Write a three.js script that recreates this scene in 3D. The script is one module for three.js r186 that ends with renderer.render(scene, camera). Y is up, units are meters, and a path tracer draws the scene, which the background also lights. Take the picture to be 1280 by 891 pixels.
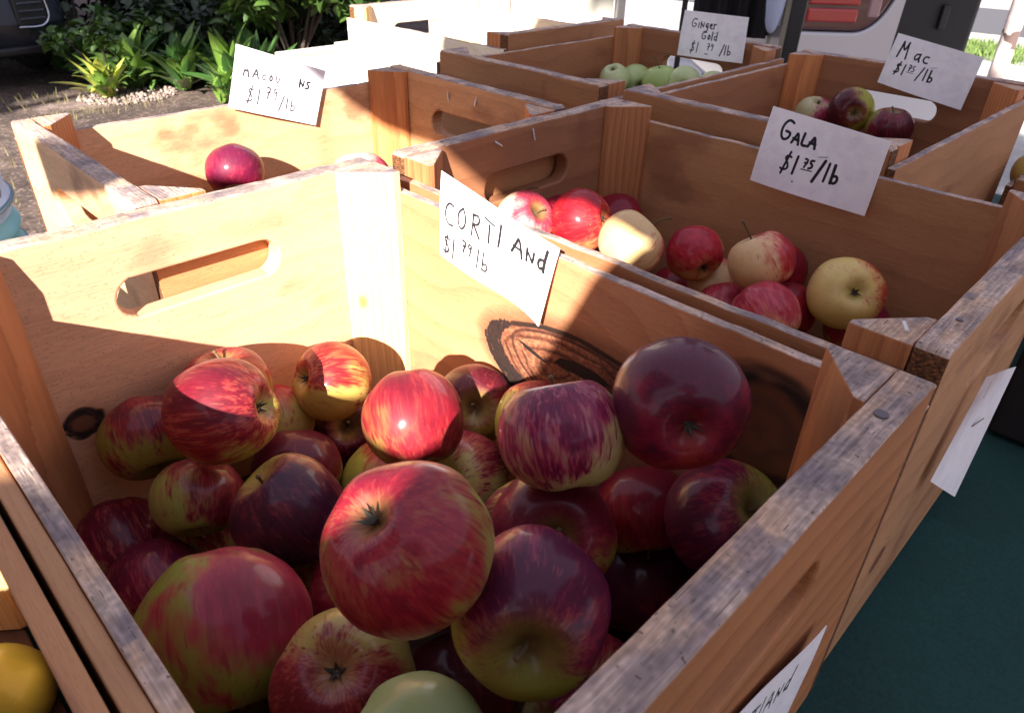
import * as THREE from 'three';
import { mergeGeometries } from 'three/addons/utils/BufferGeometryUtils.js';
import { RoundedBoxGeometry } from 'three/addons/geometries/RoundedBoxGeometry.js';

// ---------------------------------------------------------------- camera, sky, sun, exposure
const scene = new THREE.Scene();
const V = (x, y, z) => new THREE.Vector3(x, y, z);
const camera = new THREE.PerspectiveCamera(52.87, 1024 / 712, 0.02, 400);
camera.position.set(-0.3879, 0.2053, 0.5706);
camera.up.set(0.365, 0.844, -0.393);
camera.lookAt(-0.3879 + 0.607, 0.2053 - 0.536, 0.5706 - 0.587);
camera.focus = 0.55;
camera.userData.fStop = 20;

const SUN = V(-1, 0.61, 0.66).normalize();            // towards the sun
{
  const W = 256, H = 128, d = new Float32Array(W * H * 4);
  for (let j = 0; j < H; j++) {
    const up = ((j + 0.5) / H - 0.5) * Math.PI, y = Math.sin(up);
    for (let i = 0; i < W; i++) {
      const a = ((i + 0.5) / W - 0.5) * 2 * Math.PI, x = Math.cos(a) * Math.cos(up), z = Math.sin(a) * Math.cos(up);
      const h = Math.pow(1 - Math.max(0, y), 3), c = Math.max(0, x * SUN.x + y * SUN.y + z * SUN.z);
      const glow = 0.35 * Math.pow(c, 6);
      const o = (j * W + i) * 4;
      d[o] = 0.60 + 0.25 * h + glow; d[o + 1] = 0.60 + 0.24 * h + glow * 0.95; d[o + 2] = 0.83 + 0.08 * h + glow * 0.88; d[o + 3] = 1;
    }
  }
  const t = new THREE.DataTexture(d, W, H, THREE.RGBAFormat, THREE.FloatType);
  t.mapping = THREE.EquirectangularReflectionMapping; t.magFilter = THREE.LinearFilter; t.needsUpdate = true;
  scene.background = t; scene.environment = t;
  scene.backgroundIntensity = 0.285; scene.environmentIntensity = 0.285;
}
const sun = new THREE.DirectionalLight(new THREE.Color(1, 0.92, 0.85), 5);
sun.position.copy(SUN).multiplyScalar(12);
sun.castShadow = true;
sun.shadow.mapSize.set(2048, 2048);
Object.assign(sun.shadow.camera, { left: -9, right: 9, top: 9, bottom: -9, near: 0.1, far: 40 });
scene.add(sun, sun.target);
const renderer = new THREE.WebGLRenderer({ antialias: true });
renderer.setSize(1024, 712);
renderer.shadowMap.enabled = true;
renderer.toneMapping = THREE.LinearToneMapping;
renderer.toneMappingExposure = 3.7;

// ---------------------------------------------------------------- helpers
function rand(seed) { let s = seed | 0; return () => { s = (s + 0x6d2b79f5) | 0; let t = Math.imul(s ^ (s >>> 15), 1 | s); t = (t + Math.imul(t ^ (t >>> 7), 61 | t)) ^ t; return ((t ^ (t >>> 14)) >>> 0) / 4294967296; }; }
const PERM = new Uint8Array(512), VAL = new Float32Array(256);
{ const r = rand(11), p = [...Array(256).keys()]; for (let i = 255; i > 0; i--) { const j = Math.floor(r() * (i + 1)); [p[i], p[j]] = [p[j], p[i]]; } for (let i = 0; i < 512; i++) PERM[i] = p[i & 255]; for (let i = 0; i < 256; i++) VAL[i] = r() * 2 - 1; }
function noise(x, y, z = 0) {
  const X = Math.floor(x), Y = Math.floor(y), Z = Math.floor(z), fx = x - X, fy = y - Y, fz = z - Z;
  const u = fx * fx * (3 - 2 * fx), v = fy * fy * (3 - 2 * fy), w = fz * fz * (3 - 2 * fz);
  const a = PERM[X & 255], b = PERM[(X + 1) & 255], y0 = Y & 255, y1 = (Y + 1) & 255, z0 = Z & 255, z1 = (Z + 1) & 255;
  const aa = PERM[(a + y0) & 511], ab = PERM[(a + y1) & 511], ba = PERM[(b + y0) & 511], bb = PERM[(b + y1) & 511];
  const g = (q, k) => VAL[PERM[(q + k) & 511]];
  const l = (p, q, t) => p + (q - p) * t;
  return l(l(l(g(aa, z0), g(ba, z0), u), l(g(ab, z0), g(bb, z0), u), v), l(l(g(aa, z1), g(ba, z1), u), l(g(ab, z1), g(bb, z1), u), v), w);
}
function fbm(x, y, z = 0, n = 4) { let s = 0, a = 0.5; for (let i = 0; i < n; i++) { s += a * noise(x, y, z); x = x * 2.03 + 7.1; y = y * 2.03 + 3.7; z = z * 2.03 + 1.3; a *= 0.5; } return s; }
const clamp = (x, a = 0, b = 1) => Math.min(b, Math.max(a, x));
const ss = (a, b, x) => { const t = clamp((x - a) / (b - a)); return t * t * (3 - 2 * t); };
const mix3 = (a, b, t) => [a[0] + (b[0] - a[0]) * t, a[1] + (b[1] - a[1]) * t, a[2] + (b[2] - a[2]) * t];

// colours given to paint() are sRGB 0..255
function paint(w, h, f) {
  const d = new Uint8Array(w * h * 4);
  for (let j = 0; j < h; j++) for (let i = 0; i < w; i++) {
    const c = f((i + 0.5) / w, (j + 0.5) / h), o = (j * w + i) * 4;
    d[o] = clamp(c[0], 0, 255); d[o + 1] = clamp(c[1], 0, 255); d[o + 2] = clamp(c[2], 0, 255); d[o + 3] = 255;
  }
  const t = new THREE.DataTexture(d, w, h);
  t.colorSpace = THREE.SRGBColorSpace; t.wrapS = t.wrapT = THREE.RepeatWrapping; t.magFilter = THREE.LinearFilter; t.minFilter = THREE.LinearMipmapLinearFilter; t.generateMipmaps = true; t.needsUpdate = true;
  return t;
}
const used = new Map();
function numbered(name) { const n = used.get(name) ?? 0; used.set(name, n + 1); return n ? name + '_' + String(n).padStart(3, '0') : name; }
function tag(o, label, category, group, kind) {
  o.name = numbered(o.name); if (label) o.userData.label = label; if (category) o.userData.category = category;
  if (group) o.userData.group = group; if (kind) o.userData.kind = kind;
  if (!o.parent) scene.add(o); return o;
}
function mesh(name, geo, mat, parent) { const m = new THREE.Mesh(geo, mat); m.name = name; m.castShadow = m.receiveShadow = true; if (parent) parent.add(m); return m; }
function thing(name, label, category, pos = [0, 0, 0], turn = 0, group) { const g = new THREE.Group(); g.name = name; g.position.set(...pos); g.rotation.y = turn; return tag(g, label, category, group); }
const std = (o) => new THREE.MeshStandardMaterial(o);
const phys = (o) => new THREE.MeshPhysicalMaterial(o);
const lin = (r, g, b) => new THREE.Color().setRGB(r, g, b);
const TABLE = -0.29, GROUND = -1.04;

// ---------------------------------------------------------------- wood
// texture covers TW x TH metres; grain runs along x. knots: {x, y, rx, ry, a, dark, bark}
const TW = 0.58, TH = 0.31;
function woodTex(seed, { light = [214, 160, 104], mid = [190, 128, 76], dark = [112, 62, 32], freq = 38, contrast = 0.8, knots = [], stains = 0.5, w = 1024, h = 544, draw } = {}) {
  const s = seed * 13.7; let ov = null;
  if (draw) { const cv = document.createElement('canvas'); cv.width = w; cv.height = h; const c = cv.getContext('2d'); draw(c, w / TW, h / TH); ov = c.getImageData(0, 0, w, h).data; }
  return paint(w, h, (u, v) => {
    const x = u * TW, y = v * TH;
    let f = y * freq + 1.7 * fbm(x * 2.2 + s, y * 5 + s, s, 3) + 0.35 * noise(x * 14, y * 30, s), kn = 0, kd = 9, kk = null;
    for (const k of knots) {
      const dx = x - k.x, dy = y - k.y, c = Math.cos(k.a ?? 0), n = Math.sin(k.a ?? 0);
      const px = (dx * c + dy * n) / k.rx, py = (-dx * n + dy * c) / k.ry, r = Math.hypot(px, py) * (1 + 0.12 * noise(px * 2 + s, py * 2, s));
      f += (k.pull ?? 3.2) * Math.exp(-r * r * 0.22) * (py > 0 ? 1 : -1) * Math.min(1, Math.abs(py)); if (r < kd) { kd = r; kk = k; kn = Math.atan2(py, px); }
    }
    const ring = f - Math.floor(f), late = Math.pow(ring, 2.2) * (1 - ss(0.9, 1, ring));
    const fib = noise(x * 40 + s, y * 1500, s) * 0.5 + noise(x * 160, y * 900, s + 3) * 0.5;
    let col = mix3(light, mid, clamp(late * contrast + 0.25 * (fbm(x * 5 + s, y * 9, 2) + 0.4)));
    const broad = 1 + 0.13 * fbm(x * 7 + s, y * 12, 5 + s, 3) + 0.07 * fib;
    col = col.map((c) => c * broad);
    if (noise(x * 300 + s, y * 2600) > 0.72) col = mix3(col, dark, 0.22);
    const st = ss(0.12, 0.5, fbm(x * 14 + s * 2, y * 22, 9 + s, 5)) * stains; col = mix3(col, [104, 60, 40], st * 0.5); const sc = noise(x * 9 + s, y * 420 + x * 60, s + 4); if (sc > 0.86) col = mix3(col, light, 0.35);
    if (noise(x * 210, y * 210, s + 8) > 0.93) col = mix3(col, dark, 0.5);
    if (kk && kd < 2.2) {
      const rr = kd * (kk.rings ?? 7) + 0.6 * noise(kn * 2, kd * 4, s), rg = Math.pow(Math.abs(Math.sin(rr * 1.6)), 1.5);
      const inner = 1 - ss(0.86, 1.0, kd), ew = kk.edge ?? 0, edge = ss(0.78 - ew, 0.97 - ew * 0.6, kd) * (1 - ss(1.0, 1.24, kd)), halo = 1 - ss(1.0, 2.1, kd);
      const kc = mix3(kk.core ?? [132, 74, 44], dark, (kk.eye ? 0.1 + 0.75 * rg : 0.35 + 0.55 * rg) * (kk.dark ?? 0.6)), qx = kd * Math.cos(kn), qy = kd * Math.sin(kn);
      col = mix3(col, mix3(mid, dark, 0.35), halo * 0.4); col = mix3(col, kc, inner * 0.95);
      col = mix3(col, [30, 17, 12], edge * (kk.bark ?? 0.6) * (kk.eye ? 0.55 + 0.6 * ss(0.3, -0.7, Math.cos(kn)) : 1) * (kk.eye ? 0.85 + 0.35 * noise(x * 160, y * 160, 3) : 1) * clamp((kk.solid ?? 0.75) + 0.8 * noise(kn * 3, kd * 9, s)));
      if (kk.eye && Math.abs(qx - 0.05) < 0.62) { const o = Math.abs(qy - 0.1 - 0.35 * Math.sin(qx * 2.2) + 0.03 * noise(qx * 5, 3)), w = 0.06 * (1 - Math.pow(Math.abs(qx - 0.05) / 0.62, 2)); if (o < w) col = mix3(col, [20, 11, 8], 0.9); }
      if (kk.crack && Math.abs(Math.sin(kn * 1.5 + kk.crack + kd * 0.6)) < 0.07 && kd < 0.85) col = mix3(col, [22, 12, 9], 0.85);
    }
    if (ov) { const o = (Math.min(h - 1, Math.floor(v * h)) * w + Math.min(w - 1, Math.floor(u * w))) * 4, al = ov[o + 3] / 255; if (al > 0) { const n = 0.88 + 0.2 * noise(x * 500, y * 500, 2) + 0.12 * fib; col = mix3(col, [ov[o] * n, ov[o + 1] * n, ov[o + 2] * n], al); } }
    return col;
  });
}
const rimTex = paint(2048, 256, (u, v) => {
  const x = u * 0.6, y = v * 0.075, st = noise(x * 40, y * 700) * 0.5 + noise(x * 130, y * 1500, 4) * 0.5;
  const bl = fbm(x * 42, y * 60, 3, 5), bare = ss(0.02, 0.34, fbm(x * 20 + 5, y * 40, 8, 4)), blue = ss(0.06, 0.34, fbm(x * 30 + 9, y * 46, 21, 5));
  let c = mix3([188, 164, 148], [136, 118, 112], clamp(0.45 + bl * 1.5 + 0.35 * noise(x * 30, y * 420, 14))); c = mix3(c, [198, 158, 124], bare * 0.65); c = mix3(c, [108, 97, 104], blue * 0.5);
  c = c.map((q) => q * (1 + 0.2 * st + 0.1 * noise(x * 420, y * 420, 6)));
  if (noise(x * 70, y * 1300, 9) > 0.78 && noise(x * 30, y * 60, 12) > 0.1) c = mix3(c, [70, 56, 54], 0.6);
  if (noise(x * 620, y * 620, 31) > 0.86) c = mix3(c, [60, 48, 48], 0.6);
  return c;
});
const endTex = paint(256, 256, (u, v) => {
  const x = u * 0.1, y = v * 0.1, r = Math.hypot(x - 0.05, y + 0.06) * 420 + 1.5 * noise(x * 60, y * 60), g = r - Math.floor(r);
  let c = mix3([150, 98, 56], [84, 48, 26], g * 0.8); return c.map((q) => q * (0.85 + 0.3 * noise(x * 700, y * 700)));
});
const cleatTex = (seed, light, mid) => paint(256, 512, (u, v) => {
  const x = u * 0.12, y = v * 0.3, s = seed * 9.1, f = x * 110 + 2.2 * fbm(y * 3 + s, x * 12, s, 3), g = f - Math.floor(f), fib = noise(y * 36, x * 1500, s);
  let c = mix3(light, mid, clamp(Math.pow(g, 1.6) * 0.75 + 0.2 * fbm(y * 9, x * 20, s))); c = c.map((q) => q * (1 + 0.07 * fib));
  const kx = (x - 0.045) / 0.0042, ky = (y - 0.17) / 0.006, k = Math.hypot(kx, ky); c = mix3(c, [104, 52, 26], (1 - ss(0.6, 1.5, k)) * 0.9); c = mix3(c, mid, (1 - ss(1, 3.2, k)) * 0.5);
  return c;
});
const wood = (map, rough = 0.72, bump = 0.0012) => { return std({ map, roughness: rough, bumpMap: map, bumpScale: bump }); };
const M = {};
M.rim = wood(rimTex, 0.85, 0.0016);
M.endGrain = wood(endTex, 0.9, 0.002);
// the Cortland crate's own boards, knots where the photograph has them
const tx = (X) => X + TW / 2, ty = (y) => TH - 0.005 + y;
M.endA = wood(woodTex(1, { light: [220, 172, 134], mid: [204, 152, 114], contrast: 0.4, freq: 26, knots: [{ x: tx(-0.118), y: ty(-0.151), rx: 0.0135, ry: 0.012, core: [104, 62, 40], dark: 0.5, bark: 1, rings: 3, pull: 1.2, edge: 0.3, solid: 1.0 }, { x: tx(0.02), y: ty(-0.2), rx: 0.004, ry: 0.003, bark: 0.5 }] }));
// the big almond-shaped knot: bark on its left edge, swirls and a split inside
function bigKnot(c, kx, ky) {
  const P = (q, close) => { c.beginPath(); q.forEach(([X, y], i) => { const px = tx(X) * kx, py = ty(y) * ky; i ? c.lineTo(px, py) : c.moveTo(px, py); }); if (close) c.closePath(); };
  const curve = (q, w, col) => { const v = new THREE.SplineCurve(q.map(([X, y]) => new THREE.Vector2(X, y))).getPoints(60); c.strokeStyle = col; c.lineWidth = w; c.lineCap = 'round'; P(v.map((p) => [p.x, p.y])); c.stroke(); };
  const out = [[-0.0852, -0.0969], [-0.0771, -0.0854], [-0.0538, -0.0756], [-0.0177, -0.0649], [0.0159, -0.0607], [0.0478, -0.0628], [0.0779, -0.0661], [0.0879, -0.0861], [0.0385, -0.1304], [-0.024, -0.1416], [-0.0466, -0.1404], [-0.0673, -0.1248], [-0.0809, -0.1083]];
  const v = new THREE.SplineCurve([...out, out[0]].map(([X, y]) => new THREE.Vector2(X, y))).getPoints(120).map((p) => [p.x, p.y]);
  for (let k = 14; k > 0; k--) { c.strokeStyle = 'rgba(96,52,30,0.055)'; c.lineWidth = k * 4; P(v, true); c.stroke(); }
  c.fillStyle = 'rgb(150,92,64)'; P(v, true); c.fill();
  c.save(); P(v, true); c.clip();
  for (let k = 0; k < 7; k++) { const t = 0.96 - k * 0.13; c.strokeStyle = k % 2 ? 'rgba(176,112,78,0.75)' : 'rgba(84,44,30,0.75)'; c.lineWidth = 6 - k * 0.3; P(v.map(([X, y]) => [-0.005 + (X + 0.005) * t + 0.0012 * noise(X * 90, y * 90, k), -0.1 + (y + 0.1) * t + 0.0012 * noise(X * 90, y * 90, k + 9)]), true); c.stroke(); }
  c.fillStyle = 'rgba(60,30,20,0.5)'; P([[0.02, -0.085], [0.09, -0.06], [0.1, -0.15], [0.03, -0.14]], true); c.filter = 'blur(14px)'; c.fill(); c.filter = 'none';
  c.restore();
  curve([[-0.0041, -0.131], [-0.0379, -0.1149], [-0.0532, -0.0935], [-0.0442, -0.0793], [-0.0087, -0.0685], [0.0326, -0.0662], [0.0716, -0.0728]], 5, 'rgba(74,38,26,0.85)');
  curve([[-0.0105, -0.1178], [-0.0337, -0.1031], [-0.0418, -0.0908], [-0.031, -0.0829], [0.0007, -0.0779], [0.0415, -0.0752]], 3, 'rgba(190,128,92,0.7)');
  curve([[-0.0538, -0.0762], [-0.0176, -0.0655], [0.016, -0.0613], [0.0479, -0.0634], [0.0854, -0.068]], 7, 'rgba(40,22,16,0.9)');
  c.fillStyle = 'rgb(24,13,10)'; P([[-0.0486, -0.0891], [-0.039, -0.0900], [-0.0249, -0.0934], [-0.0101, -0.0983], [-0.0228, -0.0972], [-0.0359, -0.0945]], true); c.fill();
  P([[-0.0051, -0.0928], [0.0013, -0.0859], [0.018, -0.0819], [0.0384, -0.0826], [0.0548, -0.0878], [0.0397, -0.094], [0.0191, -0.0936], [0.0054, -0.094]], true); c.fill();
  const bark = new THREE.SplineCurve([[-0.0872, -0.1003], [-0.0802, -0.0859], [-0.0615, -0.0765], [-0.0537, -0.0779], [-0.0651, -0.0907], [-0.0658, -0.1032], [-0.0544, -0.1162], [-0.0374, -0.1263], [-0.0206, -0.1347], [-0.0277, -0.1452], [-0.0516, -0.142], [-0.0724, -0.1247], [-0.084, -0.1114], [-0.0872, -0.1003]].map(([X, y]) => new THREE.Vector2(X, y))).getPoints(150).map((p) => [p.x + 0.0018 * noise(p.x * 600, p.y * 600), p.y + 0.0018 * noise(p.x * 600, p.y * 600, 7)]);
  c.fillStyle = 'rgb(44,26,20)'; P(bark, true); c.fill(); c.save(); c.clip(); const r = rand(8); for (let i = 0; i < 90; i++) { c.strokeStyle = r() > 0.5 ? 'rgba(14,8,6,0.8)' : 'rgba(104,66,48,0.7)'; c.lineWidth = 1 + 2 * r(); const X = -0.088 + 0.07 * r(), y = -0.146 + 0.07 * r(); P([[X, y], [X + 0.004 * (r() - 0.3), y - 0.005 * r()]]); c.stroke(); } c.restore();
}
M.sideA = wood(woodTex(2, { draw: bigKnot, light: [200, 142, 100], mid: [176, 114, 78], contrast: 0.55, freq: 34, stains: 0.35, knots: [{ x: tx(0.172), y: ty(-0.062), rx: 0.043, ry: 0.043, a: 0.3, core: [66, 40, 30], dark: 0.75, bark: 1.1, rings: 4.3, pull: 3, edge: 0.1, solid: 0.8 }] }));
M.endA2 = wood(woodTex(12, { light: [186, 124, 76], mid: [154, 94, 54], freq: 40, contrast: 0.7, stains: 0.9, knots: [[0.055, -0.108, 0.02], [0.085, -0.13, 0.012], [0.03, -0.15, 0.016], [0.12, -0.075, 0.014], [-0.02, -0.12, 0.02]].map(([x, y, r]) => ({ x: tx(x), y: ty(y), rx: r, ry: 0.0022, core: [40, 22, 14], dark: 1, bark: 1, pull: 0.6, solid: 1 })) }));
M.ends = [[3, [196, 146, 102], [170, 114, 74]], [4, [180, 126, 82], [154, 98, 60]], [5, [162, 108, 72], [134, 84, 54]]].map(([s, light, mid]) => wood(woodTex(s, { light, mid, freq: 20 + s * 3, contrast: 0.5, stains: 0.8, knots: [{ x: tx(-0.14 + s * 0.03), y: ty(-0.03 - s * 0.006), rx: 0.007, ry: 0.005, bark: 0.9 }, { x: tx(0.13), y: ty(-0.2), rx: 0.012, ry: 0.008, bark: 0.8 }] })));
M.sides = [[6, [182, 128, 84], [160, 104, 66]], [7, [168, 112, 74], [146, 90, 58]], [8, [192, 140, 96], [170, 116, 76]]].map(([s, light, mid]) => wood(woodTex(s, { light, mid, freq: 26, contrast: 0.4, stains: 0.7, knots: [{ x: tx(0.1), y: ty(-0.14), rx: 0.009, ry: 0.006, bark: 0.5 }] })));
M.cleats = [wood(cleatTex(1, [232, 198, 140], [214, 168, 104])), wood(cleatTex(2, [206, 132, 76], [176, 100, 54])), wood(cleatTex(3, [182, 120, 74], [150, 90, 54]))];
M.pale = wood(woodTex(9, { light: [248, 232, 206], mid: [238, 218, 186], contrast: 0.5, freq: 24 }));  // pale wood colour stands in for boards washed out by sun
M.bottom = wood(woodTex(15, { light: [92, 62, 44], mid: [66, 42, 30], freq: 30, w: 512, h: 272 }));  // coloured very dark, standing in for deep shade between the apples
M.light = wood(woodTex(16, { light: [232, 184, 138], mid: [214, 160, 112], contrast: 0.5, freq: 22, stains: 0.8 }));  // lighter wood colour carries the sunlit look of the left crate
M.steel = std({ color: lin(0.32, 0.32, 0.34), metalness: 1, roughness: 0.35 });
M.staple = std({ color: lin(0.7, 0.68, 0.66), metalness: 0.3, roughness: 0.5 });
M.rust = std({ color: lin(0.16, 0.13, 0.14), metalness: 0.6, roughness: 0.6 });

// a board: length len along X (centred), top at y = 0, thickness 0..t along Z (inner face at Z = t)
function boardGeo(len, h, t, seed, { slot = false, bevel = 0.0016, wear = 0.0004, round = 0.006 } = {}) {
  const r = rand(seed * 7 + 3), sh = new THREE.Shape(), N = 46, L2 = len / 2;
  sh.moveTo(-L2, -h); sh.lineTo(L2, -h); sh.lineTo(L2, -round);
  for (let k = 1; k <= 4; k++) { const a = (k / 4) * Math.PI / 2; sh.lineTo(L2 - round + round * Math.cos(a), -round + round * Math.sin(a)); }
  for (let i = 1; i < N; i++) { const x = L2 - round - (len - 2 * round) * i / N; sh.lineTo(x, wear * (1.2 * noise(x * 34 + seed * 5, seed) + 0.9 * noise(x * 120, seed * 3)) - wear * 0.8 - (r() > 0.95 ? wear * 1.4 : 0)); }
  for (let k = 0; k <= 4; k++) { const a = Math.PI / 2 + (k / 4) * Math.PI / 2; sh.lineTo(-L2 + round + round * Math.cos(a), -round + round * Math.sin(a)); }
  sh.closePath();
  if (slot) {
    const p = new THREE.Path(), w2 = 0.068, hr = 0.0165, cy = -0.0615, n = 12;
    for (let k = 0; k <= n; k++) { const a = -Math.PI / 2 + Math.PI * k / n; p[k ? 'lineTo' : 'moveTo'](w2 - hr + hr * Math.cos(a), cy + hr * Math.sin(a) + 0.0005 * noise(k, seed)); }
    for (let k = 0; k <= n; k++) { const a = Math.PI / 2 + Math.PI * k / n; p.lineTo(-w2 + hr + hr * Math.cos(a), cy + hr * Math.sin(a) + 0.0005 * noise(k + 30, seed)); }
    p.closePath(); sh.holes.push(p);
  }
  const bv = slot ? Math.max(bevel, 0.0026) : bevel;
  const g = new THREE.ExtrudeGeometry(sh, { depth: t - 2 * bv, bevelEnabled: true, bevelThickness: bv, bevelSize: bv, bevelOffset: -bv, bevelSegments: 3, curveSegments: 8 });
  g.translate(0, 0, bv); g.clearGroups();
  return split(g, seed, (c, n) => (n.y > 0.35 && c.y > -0.012 ? 1 : Math.abs(n.x) > 0.6 && Math.abs(c.x) > L2 - 0.009 ? 2 : 0));
}
// sorts triangles into material groups and lays box-projected uv in texture units
function split(g0, seed, pick, uvOf) {
  const g = g0.index ? g0.toNonIndexed() : g0, P = g.attributes.position, T = P.count / 3, a = V(), b = V(), c = V(), n = V(), m = V(), lists = [[], [], []], uv = new Float32Array(P.count * 2);
  const ou = (seed * 0.37) % 1, r0 = (seed * 0.173) % 0.5;
  for (let t = 0; t < T; t++) {
    a.fromBufferAttribute(P, 3 * t); b.fromBufferAttribute(P, 3 * t + 1); c.fromBufferAttribute(P, 3 * t + 2);
    n.copy(b).sub(a).cross(m.copy(c).sub(a)).normalize(); m.copy(a).add(b).add(c).multiplyScalar(1 / 3);
    const k = pick(m, n); lists[k].push(t);
    for (let i = 0; i < 3; i++) {
      const p = [a, b, c][i]; let u, v;
      if (uvOf) [u, v] = uvOf(p, n, k);
      else if (k === 1) { u = p.x / 0.6 + ou; v = p.z / 0.075 + ou; }
      else if (k === 2) { u = p.z / 0.1 + ou; v = p.y / 0.1; }
      else { u = (p.x + TW / 2) / TW; v = (TH - 0.005 + p.y + (Math.abs(n.y) > 0.5 ? p.z : 0)) / TH; }
      uv[(3 * t + i) * 2] = u; uv[(3 * t + i) * 2 + 1] = v;
    }
  }
  const out = new THREE.BufferGeometry(), pos = new Float32Array(P.count * 3), nor = new Float32Array(P.count * 3), U = new Float32Array(P.count * 2), Nn = g.attributes.normal;
  let o = 0;
  lists.forEach((l, k) => {
    if (l.length) out.addGroup(o * 3, l.length * 3, k);
    for (const t of l) { for (let i = 0; i < 3; i++) { const s = 3 * t + i, d = 3 * o + i; pos.set([P.getX(s), P.getY(s), P.getZ(s)], d * 3); nor.set([Nn.getX(s), Nn.getY(s), Nn.getZ(s)], d * 3); U.set([uv[s * 2], uv[s * 2 + 1]], d * 2); } o++; }
  });
  out.setAttribute('position', new THREE.BufferAttribute(pos, 3)); out.setAttribute('normal', new THREE.BufferAttribute(nor, 3)); out.setAttribute('uv', new THREE.BufferAttribute(U, 2));
  return out;
}
function cleatGeo(a, b, h, seed, s) {   // corner at the origin, legs along +x (a) and s*z (b), top at y = 0
  const sh = new THREE.Shape(); sh.moveTo(0, 0); sh.lineTo(a, 0); sh.lineTo(a - 0.001, -s * 0.006); sh.lineTo(0.006, -s * b); sh.lineTo(0, -s * b); sh.closePath();
  const g = new THREE.ExtrudeGeometry(sh, { depth: h - 0.002, bevelEnabled: true, bevelThickness: 0.001, bevelSize: 0.001, bevelOffset: -0.001, bevelSegments: 2 });
  g.rotateX(-Math.PI / 2); g.translate(0, -h + 0.001, 0); g.clearGroups();
  return split(g, seed, (c, n) => (n.y > 0.5 ? 1 : n.y < -0.5 ? 2 : 0), (p, n, k) => (k === 1 ? [p.x / 0.6 + seed * 0.3, p.z / 0.075 + seed * 0.41] : [(p.x + p.z * 0.8 + seed * 0.05) / 0.12, (p.y + 0.3) / 0.3]));
}
let crateNo = 0;
// local x = width (short side boards' spacing), local z = length between the handle ends, base at y = 0
function crate(label, pos, turn, { W = 0.37, L = 0.51, H = 0.29, drop = 0.02, tone = 0, endMats, sideMats, cleatMat, rimMat = M.rim, group = 'wooden apple crates on the stall' } = {}) {
  const no = ++crateNo, t = 0.0195, ts = 0.0085, g = thing('apple_crate', label, 'crate', pos, turn, group);
  const eM = (i) => [endMats?.[i] ?? M.ends[(no + i + tone) % 3], M.rim, M.endGrain], sM = (i) => [sideMats?.[i] ?? M.sides[(no + i * 2 + tone) % 3], rimMat, M.endGrain];
  const ew = W - 2 * ts - 0.0006;
  const put = (name, geo, mat, p, ry) => { const m = mesh(name, geo, mat, g); m.position.set(...p); m.rotation.y = ry; return m; };
  put('end_board', boardGeo(ew, H - 0.012, t, no * 10 + 1, { slot: true }), eM(0), [0, H, -L / 2], 0);
  put('end_board', boardGeo(ew, H - 0.012, t, no * 10 + 2, { slot: true }), eM(1), [0, H, L / 2], Math.PI);
  put('side_board', boardGeo(L - 0.001, H - drop - 0.012, ts, no * 10 + 3, { bevel: 0.0009, round: 0.002 }), sM(0), [W / 2, H - drop, 0], -Math.PI / 2);
  put('side_board', boardGeo(L - 0.001, H - drop - 0.012, ts, no * 10 + 4, { bevel: 0.0009, round: 0.002 }), sM(1), [-W / 2, H - drop, 0], Math.PI / 2);
  const x0 = W / 2 - ts - 0.0006, z0 = L / 2 - t - 0.0006, cm = cleatMat ?? M.cleats[1 + (no % 2)];
  [[1, -1], [-1, -1], [1, 1], [-1, 1]].forEach(([sx, sz], k) => {
    const geo = cleatGeo(0.044, 0.037, H - 0.013, no * 10 + k, sx * sz > 0 ? 1 : -1);
    const m = mesh('corner_cleat', geo, [Array.isArray(cm) ? cm[k] : cm, M.rim, M.endGrain], g); m.position.set(sx * x0, H - 0.0008 * (k + 1), sz * z0); m.rotation.y = sx > 0 ? Math.PI : 0;
  });
  for (let k = 0; k < 3; k++) { const w = (W - 2 * ts - 0.004) / 3; const b = mesh('bottom_board', split(new RoundedBoxGeometry(w - 0.004, 0.009, L - 0.003, 1, 0.001), no + k, () => 0, (p) => [(p.z + TW / 2) / TW, (p.x + 0.06 + k * 0.1) / TH]), M.bottom, g); b.position.set(-W / 2 + ts + 0.002 + w * (k + 0.5), 0.0055, 0); }
  return g;
}
const R90 = Math.PI / 2;
const crateA = crate('large pale Cortland apple crate nearest the camera, heaped with big red apples', [-0.185, TABLE, 0.257], 0, { L: 0.514, endMats: [M.endA, M.endA2], sideMats: [M.sideA, M.sides[0]], cleatMat: [M.cleats[0], M.cleats[2], M.cleats[2], M.cleats[2]] });
{ const m = mesh('side_batten', boardGeo(0.512, 0.09, 0.0082, 5, { bevel: 0.0012, round: 0.002 }), [M.sides[2], M.sides[2], M.endGrain], crateA); m.position.set(-0.1852 - 0.0084, 0.2692, 0); m.rotation.y = R90; }
const crateB = crate('sunlit crate at left behind the Cortland crate, nearly empty with one magenta apple', [0.039, TABLE, -0.173], R90, { W: 0.345, L: 0.508, tone: 1, sideMats: [M.light, M.sides[0]], endMats: [M.light, M.ends[0]] });
const crateC = crate('shaded Gala crate behind the Cortland crate, holding small pink and cream apples', [0.199, TABLE, 0.256], 0.006, { L: 0.506, tone: 2, cleatMat: M.cleats[2] });
const crateD = crate('shaded crate with the Mac card on its far end, holding three apples on top', [0.676, TABLE, 0.158], R90 - 0.012, { L: 0.515, tone: 0 });
const crateE = crate('shaded crate of pale green apples under the Ginger Gold card', [0.672, TABLE, -0.222], R90, { W: 0.352, L: 0.516, tone: 2 });
const crateF = crate('empty crate behind the green apple crate, its thick end board in shade', [0.798, TABLE, -0.695], 0, { L: 0.51, tone: 1, drop: 0.026, sideMats: [M.pale, M.pale], endMats: [M.pale, M.ends[1]], cleatMat: [M.cleats[0], M.cleats[0], M.cleats[1], M.cleats[1]] });
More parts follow.
